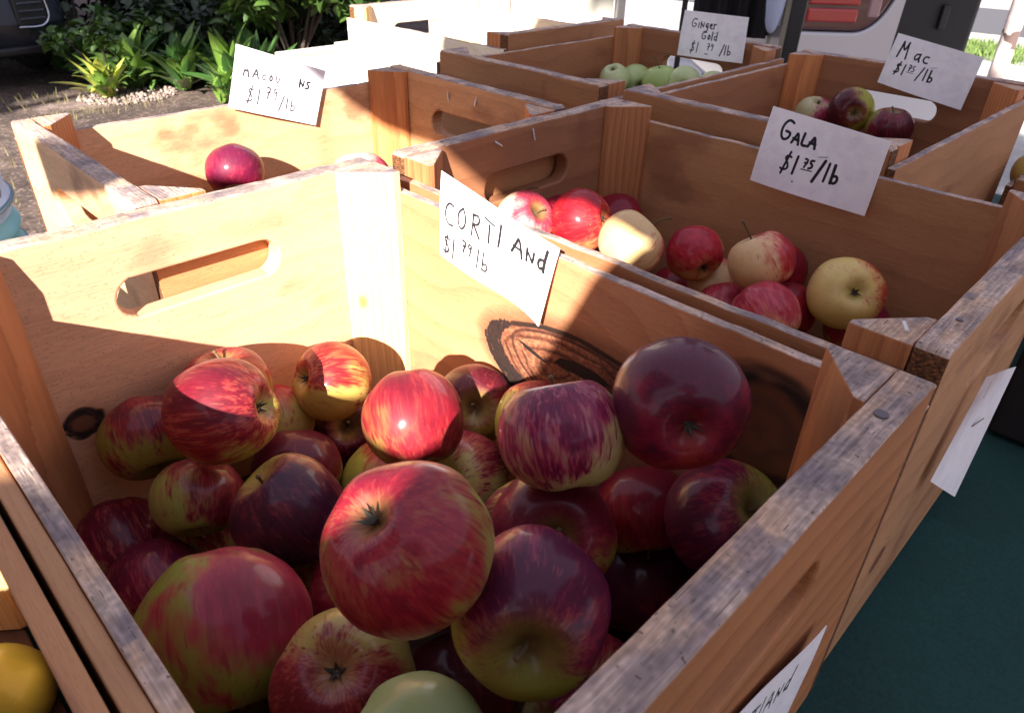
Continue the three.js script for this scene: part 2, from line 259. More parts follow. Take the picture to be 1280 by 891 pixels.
const crateI = crate('crate of yellow apples at the bottom left edge beside the Cortland crate', [-0.5665, TABLE, 0.259], 0.003, { L: 0.51, tone: 1, cleatMat: M.cleats[0], rimMat: M.sides[0] });
const crateJ = crate('low crate at the right edge behind the Mac crate, its near board red brown', [1.125, TABLE, 0.545], R90, { L: 0.51, H: 0.17, W: 0.36, drop: 0.012, tone: 2 });
// nail heads and staples driven into the boards
function nailOn(parent, p, r = 0.0035) { const m = mesh('nail_head', new THREE.CylinderGeometry(r, r, 0.0012, 18), M.rust, parent); m.position.set(...p); return m; }
nailOn(crateA, [0.124, 0.2899, 0.2475]); nailOn(crateA, [-0.1, 0.2899, 0.2475]); nailOn(crateC, [-0.13, 0.29, 0.243], 0.002); nailOn(crateC, [-0.12, 0.29, -0.243], 0.002);
function staple(parent, p, len, rz, axis) { const g = new THREE.CapsuleGeometry(0.0011, len, 3, 6), m = mesh('staple', g, M.staple, parent); m.position.set(...p); if (axis === 'x') m.rotation.set(0, 0, rz); else m.rotation.set(rz, 0, 0); return m; }
staple(crateC, [-0.05, 0.277, -0.2325], 0.011, 1.0, 'x'); staple(crateC, [0.005, 0.277, -0.2325], 0.012, 0.25, 'x');
staple(crateB, [-0.025, 0.272, 0.2335], 0.012, 0.3, 'z'); staple(crateB, [0.03, 0.268, 0.2335], 0.012, -0.2, 'z');
{ const s = staple(crateC, [-0.164, 0.2907, 0.2235], 0.01, R90, 'x'); s.rotation.y = 0.5; }

// ---------------------------------------------------------------- tables and cloth
const clothTex = paint(512, 512, (u, v) => { const n = 1 + 0.16 * noise(u * 512, v * 512) + 0.2 * fbm(u * 5, v * 5, 3); return [24 * n, 66 * n, 62 * n]; });
M.cloth = std({ map: clothTex, roughness: 0.92, bumpMap: clothTex, bumpScale: 0.0006 });
M.leg = std({ color: lin(0.25, 0.25, 0.26), roughness: 0.5, metalness: 0.5 });
M.top = std({ color: lin(0.5, 0.48, 0.44), roughness: 0.7 });
function table(label, x0, x1, z0, z1, y) {
  const cx = (x0 + x1) / 2, cz = (z0 + z1) / 2, w = x1 - x0, d = z1 - z0, t = thing('market_table', label, 'table', [cx, GROUND, cz]);
  const top = mesh('table_top', new RoundedBoxGeometry(w - 0.02, 0.03, d - 0.02, 2, 0.008), M.top, t); top.position.y = y - GROUND - 0.031;
  for (const sx of [-1, 1]) for (const sz of [-1, 1]) { const l = mesh('leg', new THREE.CylinderGeometry(0.016, 0.013, y - GROUND - 0.03, 10), M.leg, t); l.position.set(sx * (w / 2 - 0.08), (y - GROUND - 0.03) / 2, sz * (d / 2 - 0.08)); }
  const c = thing('tablecloth', label.replace('folding table', 'cloth draped over the table').replace('covered by a green cloth', 'dark green'), 'tablecloth', [cx, y, cz]);
  const N = 190, geo = new THREE.PlaneGeometry(w + 0.5, d + 0.5, N, N), P = geo.attributes.position;
  for (let i = 0; i < P.count; i++) {
    const x = P.getX(i), z = -P.getY(i), ox = Math.max(0, Math.abs(x) - w / 2), oz = Math.max(0, Math.abs(z) - d / 2), o = ox + oz;
    const f = 0.016 * Math.sin((ox > oz ? z : x) * 34 + 2 * noise(x * 5, z * 5)) * clamp(o * 6);
    P.setXYZ(i, Math.sign(x) * (Math.min(Math.abs(x), w / 2) + (ox > 0 ? 0.01 + f : 0)), -o - 0.006 + 0.0035 * Math.max(0, Math.sin(x * 9 + z * 14 + 2.5 * noise(x * 3, z * 3))) ** 6 + 0.0012 * noise(x * 14, z * 14), Math.sign(z) * (Math.min(Math.abs(z), d / 2) + (oz > 0 ? 0.01 + f : 0)));
    geo.attributes.uv.setXY(i, x * 1.6, z * 1.6);
  }
  geo.computeVertexNormals(); mesh('cloth_sheet', geo, M.cloth, c);
}
table('long folding table under the near crates, covered by a green cloth', -0.85, 1.4, -0.39, 0.86, TABLE);
table('short folding table under the empty back crate, covered by a green cloth', 0.52, 1.18, -1.02, -0.43, TABLE);

// ---------------------------------------------------------------- apples
function appleGeo(seed, { lobes = 0.014, tall = 0.93, nu = 64, nv = 44, deep = 1, lump = 0.03 } = {}) {
  const pos = [], uv = [], idx = [], s = seed * 3.3;
  for (let j = 0; j <= nv; j++) for (let i = 0; i <= nu; i++) {
    const th = Math.PI * j / nv, ph = 2 * Math.PI * (i % nu) / nu, st = Math.sin(th), ct = Math.cos(th), dx = st * Math.cos(ph), dz = st * Math.sin(ph);
    let r = 1 + 0.055 * ct - 0.05 * ct * ct + lump * fbm(dx * 1.1 + s, ct * 1.1, dz * 1.1, 2) * 2 + lobes * Math.cos(5 * ph + seed) * ss(0.1, -0.9, ct) + 0.006 * Math.cos(3 * ph + s) ;
    const top = Math.exp(-Math.pow(th / 0.36, 2)), bot = Math.exp(-Math.pow((Math.PI - th) / 0.33, 2));
    const y = tall * ct * r - deep * 0.42 * top + deep * 0.30 * bot * (1 + 0.1 * Math.cos(5 * ph + seed));
    pos.push(dx * r, y, dz * r); uv.push(i / nu, j / nv);
    if (j < nv && i < nu) { const a = j * (nu + 1) + i, b = a + nu + 1; idx.push(a, a + 1, b, b, a + 1, b + 1); }
  }
  const g = new THREE.BufferGeometry(); g.setAttribute('position', new THREE.Float32BufferAttribute(pos, 3)); g.setAttribute('uv', new THREE.Float32BufferAttribute(uv, 2)); g.setIndex(idx); g.computeVertexNormals();
  const n = g.attributes.normal; for (let j = 0; j <= nv; j++) { const a = j * (nu + 1), b = a + nu, x = V(n.getX(a) + n.getX(b), n.getY(a) + n.getY(b), n.getZ(a) + n.getZ(b)).normalize(); n.setXYZ(a, x.x, x.y, x.z); n.setXYZ(b, x.x, x.y, x.z); }
  for (const j of [0, nv]) for (let i = 0; i <= nu; i++) n.setXYZ(j * (nu + 1) + i, 0, j ? -1 : 1, 0);
  return g;
}
const stemGeo = (() => { const c = new THREE.CatmullRomCurve3([V(0, 0.46, 0), V(0.01, 0.62, 0.01), V(0.04, 0.78, 0.02), V(0.1, 0.92, 0.05)]), g = new THREE.TubeGeometry(c, 8, 0.03, 7, false), P = g.attributes.position; const e = mesh('x', new THREE.SphereGeometry(0.045, 8, 6)).geometry; e.translate(0.1, 0.92, 0.05); return mergeGeometries([g, e]); })();
const longStemGeo = (() => { const c = new THREE.CatmullRomCurve3([V(0, 0.46, 0), V(0.03, 0.8, 0.02), V(0.12, 1.1, 0.05), V(0.3, 1.36, 0.1)]), g = new THREE.TubeGeometry(c, 10, 0.028, 7, false), e = new THREE.SphereGeometry(0.05, 8, 6); e.translate(0.3, 1.36, 0.1); return mergeGeometries([g, e]); })();
const calyxGeo = (() => { const l = []; for (let k = 0; k < 5; k++) { const g = new THREE.ConeGeometry(0.05, 0.2, 5); g.scale(1, 1, 0.35); g.translate(0, 0.1, 0); g.rotateX(0.5 + 0.25 * (k % 2)); g.translate(0, 0, 0.03); g.rotateY(k * 1.2566 + 0.2); l.push(g); } const c = new THREE.SphereGeometry(0.06, 8, 6); c.scale(1, 0.6, 1); l.push(c); const g = mergeGeometries(l); g.rotateX(Math.PI); g.translate(0, -0.635, 0); return g; })();
M.stem = std({ color: lin(0.12, 0.075, 0.03), roughness: 0.8 }); M.calyx = std({ color: lin(0.05, 0.045, 0.03), roughness: 0.9 });
const GEO = [1, 2, 3, 4, 5, 6].map((s) => appleGeo(s, { tall: 0.98 + 0.045 * (s % 3), lump: 0.03 + 0.012 * (s % 3) }));
const GEO_LUMPY = appleGeo(9, { tall: 1.06, lump: 0.08 });
const GEO_SMALL = [11, 12, 13].map((s) => appleGeo(s, { tall: 0.98, nu: 44, nv: 30 }));
// skin: ground colour, blush colours, the side that is blushed and how far it reaches, how striped it is
function skin(seed, o, w = 512, h = 256) {
  const { g1 = [158, 160, 62], g2 = [200, 178, 96], b1 = [150, 22, 34], b2 = [96, 12, 34], dir = [0, 0.3, 1], cover = 0.2, stripe = 0.5, mottle = 0.35, cav = [128, 120, 60], cavR = 0.5 } = o;
  const D = V(...dir).normalize(), s = seed * 5.17;
  return paint(w, h, (u, v) => {
    const th = v * Math.PI, ph = u * 2 * Math.PI, st = Math.sin(th), x = st * Math.cos(ph), y = Math.cos(th), z = st * Math.sin(ph);
    const big = fbm(x * 1.3 + s, y * 1.3, z * 1.3, 3), mid = fbm(x * 4 + s, y * 2.4, z * 4, 3);
    const rs = 0.4 + 0.6 * st, cx = Math.cos(ph) * rs, cz = Math.sin(ph) * rs, k = y * 2.4 + 0.6 * big;
    const str = noise(cx * 10 + s, k, cz * 10) * 0.38 + noise(cx * 26 + s, k * 1.6, cz * 26) * 0.38 + noise(cx * 58, k * 3 + s, cz * 58) * 0.24, fine = noise(cx * 80 + s, y * 8, cz * 80);
    const f = x * D.x + y * D.y + z * D.z + cover * 1.15 - 0.04 + big * 1.25 + str * stripe * 0.6 + mid * mottle * 1.2;
    const bl = ss(-0.5, 0.5, f), deep = ss(0.1, 1.3, f + str * stripe * 0.8 + mid * 0.5);
    let c = mix3(g1, g2, clamp(0.5 + big + 0.4 * mid)); let b = mix3(b1, b2, deep);
    b = b.map((q) => q * (1 + 0.16 * fine * stripe + 0.1 * mid)); c = mix3(c, b, bl);
    const thin = ss(0.3, 0.62, noise(cx * 25 + s, y * 3.2 + big, cz * 25)), thinP = ss(0.34, 0.66, noise(cx * 27, y * 3.6 + s, cz * 27 + 4)); c = mix3(c, b2, thin * 0.8 * Math.min(1, stripe + 0.2) * ss(-0.75, 0, f)); c = mix3(c, mix3(b1, g2, 0.6), thinP * 0.5 * stripe * bl);
    const streak = ss(0.08, 0.34, str) * stripe * (1 - deep * 0.5); c = mix3(c, b2, streak * 0.42 * (0.3 + 0.7 * bl));
    const pale = ss(0.1, 0.36, -str) * stripe * bl * (1 - deep); c = mix3(c, mix3(b1, g2, 0.5), pale * 0.5);
    const cv = 1 - ss(cavR * 0.35, cavR, th * (1 + 0.2 * str)), cb = 1 - ss(0.15, 0.5, (Math.PI - th) * (1 + 0.3 * str)); c = mix3(c, cav, cv * 0.8); c = mix3(c, mix3(cav, g2, 0.4), cb * 0.65);
    c = mix3(c, [72, 52, 30], (1 - ss(0.1, 0.26, th)) * 0.6);
    const LQ = 26, gx = Math.floor(x * LQ + 50), gy = Math.floor(y * LQ + 50), gz = Math.floor(z * LQ + 50), hsh = VAL[PERM[(PERM[(PERM[gx & 255] + gy) & 511] + gz) & 511]];
    if (hsh > 0.1) { const lx = x * LQ + 50 - gx - 0.5 - 0.25 * hsh, ly = y * LQ + 50 - gy - 0.5 + 0.2 * hsh, lz = z * LQ + 50 - gz - 0.5, d = lx * lx + ly * ly + lz * lz; if (d < 0.03) c = mix3(c, [206, 170, 120], 0.42 * (1 - d / 0.03)); }
    return c;
  });
}
const appleMat = (map) => phys({ map, roughness: 0.58, clearcoat: 0.42, clearcoatRoughness: 0.15, specularIntensity: 0.45, sheen: 0.05, sheenColor: lin(0.34, 0.16, 0.8), sheenRoughness: 0.4 });
// pos, radius, stem axis (world), turn about it
function apple(label, p, r, axis, spin, geo, mat, { stem = 1, calyx = 1, group } = {}) {
  const a = thing('apple', label, 'apple', p, 0, group);
  a.quaternion.setFromUnitVectors(V(0, 1, 0), V(...axis).normalize()).multiply(new THREE.Quaternion().setFromAxisAngle(V(0, 1, 0), spin)); a.scale.setScalar(r * 1.07);
  mesh('skin', geo, mat, a); if (stem) mesh('stem', stem > 1 ? longStemGeo : stemGeo, M.stem, a); if (calyx) mesh('calyx', calyxGeo, M.calyx, a);
  return a;
}
// blush sides and axes are given in the world; dirIn() turns a world side into the apple's own axes
function dirIn(axis, spin, d) { const q = new THREE.Quaternion().setFromUnitVectors(V(0, 1, 0), V(...axis).normalize()).multiply(new THREE.Quaternion().setFromAxisAngle(V(0, 1, 0), spin)).invert(); const v = V(...d).applyQuaternion(q); return [v.x, v.y, v.z]; }
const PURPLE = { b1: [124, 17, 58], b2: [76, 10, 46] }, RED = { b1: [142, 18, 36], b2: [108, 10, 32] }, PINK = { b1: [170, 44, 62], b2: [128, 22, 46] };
const UPR = [0.75, 0.6, 0.3], UP = [0, 1, 0], LEFT = [-0.75, 0.2, -0.6], TOCAM = [-0.6, 0.54, 0.59];
const G = 'apples heaped in the Cortland crate';
//APPLES-BEGIN
const CORTLAND = [
  ['largest round red apple, middle front of the Cortland heap, calyx dimple at top left', [-0.2574, -0.0383, 0.382], 0.037, [0.52, -0.84, 0.13], 0.0, GEO[0], [-0.51, 0.86, -0.05], { ...RED, cover: 0.12, stripe: 0.5, g1: [140, 140, 60], g2: [166, 150, 80] }],
  ['big lopsided apple at front left, red above, olive green on its left and base', [-0.3069, -0.1695, 0.2577], 0.0473, [-0.3, -0.59, 0.75], 1.37, GEO_LUMPY, [0.47, 0.86, 0.22], { b1: [150, 32, 57], b2: [121, 22, 45], cover: -0.16, stripe: 0.35, mottle: 0.6, g1: [118, 132, 46], g2: [146, 148, 70] }],
  ['dark purple apple right of the largest one, green stem hollow facing the viewer', [-0.2123, -0.0881, 0.4188], 0.037, [-0.74, 0.27, 0.62], 2.74, GEO[1], [0.46, 0.77, 0.43], { ...PURPLE, cover: 0.16, stripe: 0.55, g1: [132, 140, 50], cav: [112, 112, 44], cavR: 0.85 }],
  ['pale pink striped apple with yellow green patch, leaning on the dark purple apple at right', [-0.1271, -0.0612, 0.3615], 0.0362, [0.28, 0.8, -0.52], 4.11, GEO[2], [-0.25, 0.81, -0.54], { b1: [139, 30, 66], b2: [98, 14, 53], cover: 0.22, stripe: 1.0, mottle: 0.5, g1: [176, 166, 96], g2: [200, 180, 136] }],
  ['near black purple apple topping the heap beside the dark knot in the side board', [-0.0815, -0.0359, 0.4088], 0.0366, [0.71, -0.2, -0.68], 5.48, GEO[3], [0.21, 0.97, -0.08], { b1: [122, 16, 45], b2: [80, 10, 38], cover: 0.62, stripe: 0.3, mottle: 0.9, g1: [150, 44, 44], g2: [160, 60, 50], cav: [84, 28, 34] }],
  ['shiny sunlit orange red apple in the middle of the heap', [-0.125, -0.1295, 0.2122], 0.037, [-0.36, -0.66, 0.66], 0.57, GEO[4], [-0.05, 0.93, 0.37], { b1: [140, 25, 38], b2: [105, 14, 31], cover: 0.3, stripe: 0.5, g1: [150, 120, 60], g2: [170, 136, 74] }],
  ['red apple behind the shiny one, its deep stem hollow facing the viewer', [-0.0416, -0.1728, 0.1897], 0.0336, [-0.54, 0.51, 0.67], 1.94, GEO[0], [0.21, 0.95, -0.24], { b1: [122, 19, 33], b2: [80, 10, 29], cover: 0.35, stripe: 0.6, cav: [136, 128, 62], cavR: 0.75 }],
  ['red apple at left crossed by a sharp line of sunlight, calyx dimple on its right', [-0.233, -0.1131, 0.131], 0.037, [-0.63, -0.2, -0.75], 3.31, GEO[1], [-0.36, 0.93, -0.06], { b1: [140, 25, 38], b2: [101, 14, 31], cover: 0.4, stripe: 0.85 }],
  ['red and olive striped apple low at the far left beside the small round knot', [-0.2695, -0.162, 0.0535], 0.0346, [-0.17, -0.61, 0.78], 4.68, GEO[2], [0.29, 0.94, -0.15], { b1: [122, 21, 36], b2: [80, 12, 34], cover: 0.05, stripe: 1.0, g1: [120, 112, 44], g2: [140, 120, 60] }],
  ['sunlit orange striped apple farthest back, touching the pale corner post shadow', [-0.117, -0.1669, 0.0794], 0.0339, [0.89, -0.44, 0.15], 6.05, GEO[3], [0.19, 0.98, -0.04], { b1: [154, 37, 34], b2: [116, 21, 31], cover: 0.0, stripe: 1.0, g1: [190, 160, 80], g2: [208, 172, 96] }],
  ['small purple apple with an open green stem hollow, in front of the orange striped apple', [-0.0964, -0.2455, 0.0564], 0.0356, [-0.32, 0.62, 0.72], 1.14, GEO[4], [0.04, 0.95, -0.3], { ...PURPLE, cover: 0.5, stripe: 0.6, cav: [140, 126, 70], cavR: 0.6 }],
  ['yellow apple with a pink flush, half hidden between the two striped red apples', [-0.1586, -0.2035, 0.0499], 0.031, [-0.2, -0.54, 0.82], 2.51, GEO[5], [-0.46, 0.74, -0.49], { ...PINK, cover: -0.3, stripe: 0.5, g1: [190, 166, 84], g2: [206, 180, 104] }],
  ['crimson apple in shade behind the purple and yellow one', [-0.1763, -0.2139, 0.1117], 0.0361, [-0.46, -0.63, 0.63], 3.88, GEO[0], [-0.03, 1.0, -0.0], { b1: [119, 16, 36], b2: [85, 9, 33], cover: 0.55, stripe: 0.4 }],
  ['violet apple with a sunlit yellow shoulder, left of the largest apple', [-0.2299, -0.1669, 0.201], 0.037, [-0.32, 0.83, -0.46], 5.25, GEO[1], [-0.26, 0.22, 0.94], { b1: [98, 18, 43], b2: [56, 9, 38], cover: 0.35, stripe: 0.45, cav: [196, 160, 84], cavR: 0.7 }],
  ['pink and green streaked apple in the shade under the striped red one', [-0.2624, -0.1896, 0.1145], 0.0322, [-0.41, -0.58, 0.71], 0.34, GEO[2], [0.56, 0.78, 0.29], { b1: [124, 25, 45], b2: [87, 14, 36], cover: 0.0, stripe: 0.7, mottle: 0.6, g1: [136, 138, 66], g2: [160, 150, 92] }],
  ['small pale striped apple wedged left of the violet apple', [-0.2472, -0.2485, 0.099], 0.0326, [-0.11, -0.48, 0.87], 1.71, GEO[3], [-0.09, 0.99, 0.06], { b1: [131, 30, 45], b2: [94, 16, 40], cover: -0.1, stripe: 1.1, g1: [168, 154, 88], g2: [184, 164, 112] }],
  ['pink streaked apple against the left side board, rear one of that pair', [-0.3113, -0.2472, 0.0554], 0.0339, [-0.12, -0.51, 0.85], 3.08, GEO[4], [0.36, 0.93, -0.02], { b1: [140, 32, 57], b2: [101, 18, 43], cover: 0.2, stripe: 0.95 }],
  ['rose pink apple against the left side board, tucked behind the lopsided apple', [-0.3095, -0.2419, 0.1207], 0.0338, [-0.23, -0.5, 0.84], 4.45, GEO[5], [0.05, 0.97, -0.24], { b1: [136, 27, 53], b2: [98, 16, 47], cover: 0.35, stripe: 0.7 }],
  ['pale yellow apple with pink stripes behind the largest red apple', [-0.0884, -0.2022, 0.2287], 0.0362, [-0.85, 0.48, 0.24], 5.82, GEO[0], [0.51, 0.83, -0.23], { b1: [145, 44, 60], b2: [112, 23, 45], cover: -0.2, stripe: 0.95, g1: [172, 160, 88], g2: [196, 172, 110], cav: [150, 150, 72] }],
  ['broad red apple with a greenish hollow, half covered by the dark purple apple', [-0.1341, -0.1326, 0.3648], 0.0379, [-0.53, 0.66, 0.53], 0.91, GEO[1], [-0.05, 0.98, -0.19], { b1: [131, 25, 53], b2: [98, 14, 41], cover: 0.5, stripe: 0.35, cav: [120, 96, 50], cavR: 0.5 }],
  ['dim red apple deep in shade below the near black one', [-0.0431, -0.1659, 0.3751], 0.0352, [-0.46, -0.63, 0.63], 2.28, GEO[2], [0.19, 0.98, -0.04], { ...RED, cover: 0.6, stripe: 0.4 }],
  ['purple apple with a bright green stem hollow by the near end board', [-0.0456, -0.132, 0.4358], 0.0366, [-0.01, 0.79, 0.62], 3.65, GEO[3], [-0.98, 0.18, -0.12], { ...PURPLE, cover: 0.5, stripe: 0.55, cav: [134, 150, 74], cavR: 0.8 }],
  ['rosy apple with a star shaped calyx on top, at the bottom edge of the photo', [-0.2795, -0.1544, 0.3467], 0.0367, [0.31, -0.9, -0.31], 5.02, GEO[4], [-0.66, 0.39, 0.64], { b1: [136, 34, 43], b2: [105, 19, 34], cover: 0.15, stripe: 0.8, g1: [160, 142, 76], g2: [180, 150, 92], cav: [150, 140, 90] }],
  ['pale green apple cut off by the bottom edge of the photo', [-0.2845, -0.133, 0.4135], 0.0345, [0.43, -0.12, 0.9], 0.11, GEO[5], [-0.57, -0.61, -0.55], { ...PINK, cover: -0.75, stripe: 0.2, g1: [150, 172, 112], g2: [176, 190, 140] }],
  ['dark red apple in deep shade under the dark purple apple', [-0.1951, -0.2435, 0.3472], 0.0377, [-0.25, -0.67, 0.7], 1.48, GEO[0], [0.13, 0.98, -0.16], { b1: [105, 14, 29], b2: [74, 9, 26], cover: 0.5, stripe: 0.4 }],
  ['purple and green apple at the bottom edge beside the near end board', [-0.1717, -0.2393, 0.4239], 0.032, [-0.71, 0.66, -0.23], 2.85, GEO[1], [0.7, 0.72, 0.07], { ...PURPLE, cover: 0.15, stripe: 0.7, g1: [140, 142, 90] }],
  ['tan pink apple peeping out right of the dark purple apple', [-0.1203, -0.2511, 0.3955], 0.0299, [-0.8, -0.56, 0.22], 4.22, GEO[2], [-0.24, 0.9, -0.37], { ...PINK, cover: -0.1, stripe: 0.6, g1: [170, 150, 110] }],
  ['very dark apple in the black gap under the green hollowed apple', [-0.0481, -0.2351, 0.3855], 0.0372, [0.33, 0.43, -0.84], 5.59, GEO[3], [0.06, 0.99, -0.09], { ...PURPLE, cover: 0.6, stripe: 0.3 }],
];
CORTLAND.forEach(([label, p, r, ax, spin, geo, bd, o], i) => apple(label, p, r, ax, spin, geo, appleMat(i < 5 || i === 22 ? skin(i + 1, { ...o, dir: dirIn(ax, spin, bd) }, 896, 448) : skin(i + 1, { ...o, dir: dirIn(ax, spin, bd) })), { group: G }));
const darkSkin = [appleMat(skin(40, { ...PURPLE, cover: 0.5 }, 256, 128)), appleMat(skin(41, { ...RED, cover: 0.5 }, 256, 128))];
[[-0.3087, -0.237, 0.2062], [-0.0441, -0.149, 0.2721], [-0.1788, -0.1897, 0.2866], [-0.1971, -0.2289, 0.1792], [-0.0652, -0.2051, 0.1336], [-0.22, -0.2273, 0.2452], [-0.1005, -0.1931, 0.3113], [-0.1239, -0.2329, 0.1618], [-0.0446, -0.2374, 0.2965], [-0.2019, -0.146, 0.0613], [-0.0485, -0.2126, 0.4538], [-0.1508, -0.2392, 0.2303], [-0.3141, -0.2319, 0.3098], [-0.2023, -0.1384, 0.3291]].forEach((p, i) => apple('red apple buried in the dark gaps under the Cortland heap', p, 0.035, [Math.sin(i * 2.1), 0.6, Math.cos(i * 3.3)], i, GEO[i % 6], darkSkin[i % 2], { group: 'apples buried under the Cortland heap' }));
const GALA_SKIN = [
  { b1: [196, 70, 60], b2: [168, 40, 44], cover: -0.12, stripe: 0.5, g1: [226, 188, 128], g2: [232, 204, 156] },
  { b1: [186, 58, 74], b2: [160, 34, 52], cover: -0.15, stripe: 0.4, g1: [224, 200, 160], g2: [232, 210, 176] },
  { b1: [190, 26, 36], b2: [150, 14, 30], cover: 0.3, stripe: 0.5, g1: [214, 150, 90] },
  { b1: [170, 24, 44], b2: [124, 14, 36], cover: 0.5, stripe: 0.3 },
  { b1: [196, 40, 56], b2: [160, 24, 44], cover: 0.1, stripe: 0.4, g1: [206, 160, 90], g2: [216, 174, 106] },
  { b1: [190, 44, 50], b2: [150, 26, 40], cover: 0.0, stripe: 0.5, g1: [226, 184, 126], g2: [232, 198, 150] },
  { b1: [190, 60, 48], b2: [150, 34, 40], cover: -0.16, stripe: 0.4, g1: [222, 192, 110], g2: [226, 200, 128], cav: [176, 160, 80] },
  { b1: [196, 64, 78], b2: [164, 36, 56], cover: 0.05, stripe: 0.6, g1: [220, 170, 110], g2: [226, 184, 130] },
  { b1: [166, 34, 72], b2: [130, 22, 56], cover: 0.5, stripe: 0.4 },
];
const GALA = [
  ['overexposed white and pink apple beside the handle slot of the Gala crate', [0.1438, -0.085, 0.0693], 0.0302, [0.08, 0.67, 0.74], 0.0, [0.6, 0.67, 0.43], 1, 1],
  ['glossy bright red apple with a purple shoulder, leftmost front of the Gala heap', [0.1856, -0.0825, 0.1149], 0.0318, [-0.34, -0.27, -0.9], 1.7, [-0.48, 0.75, 0.46], 2, 0],
  ['dark red apple behind the glossy red one in the Gala crate', [0.313, -0.1297, 0.0696], 0.0306, [0.69, 0.22, -0.69], 3.4, [-0.11, 0.99, 0.07], 3, 0],
  ['pale cream apple with a long stem pointing right, in the Gala crate', [0.1883, -0.0908, 0.177], 0.0329, [0.7, 0.66, 0.29], 5.1, [0.79, -0.49, 0.36], 0, 2],
  ['red apple with a yellow right side, middle back of the Gala crate', [0.2899, -0.1256, 0.1971], 0.0302, [0.38, 0.35, -0.86], 0.52, [-0.58, 0.79, -0.19], 4, 1],
  ['small pale cream apple tucked under the yellow sided red one', [0.3262, -0.1682, 0.2071], 0.0284, [-0.38, -0.61, 0.69], 2.22, [0.96, -0.03, 0.28], 0, 0],
  ['cream and pink apple with an upright stem, topping the Gala heap', [0.2771, -0.1023, 0.2816], 0.032, [-0.03, 0.8, -0.59], 3.92, [0.67, 0.19, 0.72], 5, 2],
  ['yellow apple with a dark calyx facing the viewer, right side of the Gala crate', [0.2969, -0.1136, 0.3643], 0.0339, [0.7, -0.49, -0.52], 5.62, [0.95, 0.17, 0.25], 6, 0],
  ['bright pink apple in the front row of the Gala crate against the side board', [0.2345, -0.1326, 0.3134], 0.0312, [-0.21, -0.55, 0.8], 1.04, [-0.22, 0.96, -0.19], 7, 0],
  ['deep pink apple with a short stem beside the pale cream one', [0.3334, -0.2038, 0.1593], 0.0338, [0.26, 0.96, -0.06], 2.74, [-0.3, 0.91, 0.27], 3, 1],
  ['small rose apple between the bright pink apple and the pale one', [0.2862, -0.1723, 0.2458], 0.0292, [-0.54, -0.63, 0.56], 4.44, [-0.03, 1.0, -0.0], 7, 0],
  ['magenta apple beside the near corner post of the Gala crate', [0.3364, -0.1616, 0.371], 0.0306, [-0.38, -0.61, 0.69], 6.14, [-0.23, 0.95, 0.2], 8, 0],
  ['dark red apple behind the cream and pink apple with the upright stem', [0.3367, -0.1329, 0.2749], 0.0303, [0.88, 0.29, -0.38], 1.56, [-0.02, 0.91, 0.41], 3, 0],
  ['dim crimson apple under the cream and pink apple', [0.2947, -0.1515, 0.3104], 0.0297, [-0.54, -0.63, 0.56], 3.26, [-0.02, 0.91, 0.41], 3, 0],
  ['dark magenta apple just showing over the double side boards', [0.2794, -0.1822, 0.1025], 0.034, [-0.54, -0.63, 0.56], 4.96, [0.03, 0.95, 0.32], 8, 0],
  ['red apple behind the overexposed white one', [0.2085, -0.1021, 0.0663], 0.0272, [0.71, -0.1, -0.7], 0.38, [0.03, 0.95, 0.32], 3, 0],
];
GALA.forEach(([label, p, r, ax, spin, bd, k, stem], i) => apple(label, p, r, ax, spin, GEO[(i + 2) % 6], appleMat(skin(60 + i, { ...GALA_SKIN[k], dir: dirIn(ax, spin, bd) }, 320, 160)), { stem, group: 'small apples in the Gala crate' }));
[[0.3191, -0.2399, 0.4476], [0.1862, -0.2204, 0.0774], [0.1202, -0.2321, 0.3098], [0.2186, -0.226, 0.2116], [0.2846, -0.2242, 0.3548], [0.1764, -0.2363, 0.4544], [0.0811, -0.2149, 0.1744], [0.1108, -0.2131, 0.4446], [0.0973, -0.2216, 0.0854], [0.3227, -0.2419, 0.2848], [0.1974, -0.2123, 0.2855], [0.1787, -0.215, 0.3716], [0.0686, -0.2252, 0.3669], [0.145, -0.2419, 0.1754], [0.3132, -0.2303, 0.0705], [0.0847, -0.2153, 0.258]].forEach((p, i) => apple('dark pink apple buried under the Gala heap', p, 0.033, [Math.sin(i), 0.5, Math.cos(i * 2.3)], i, GEO[i % 6], darkSkin[i % 2], { group: 'apples buried under the Gala heap' }));
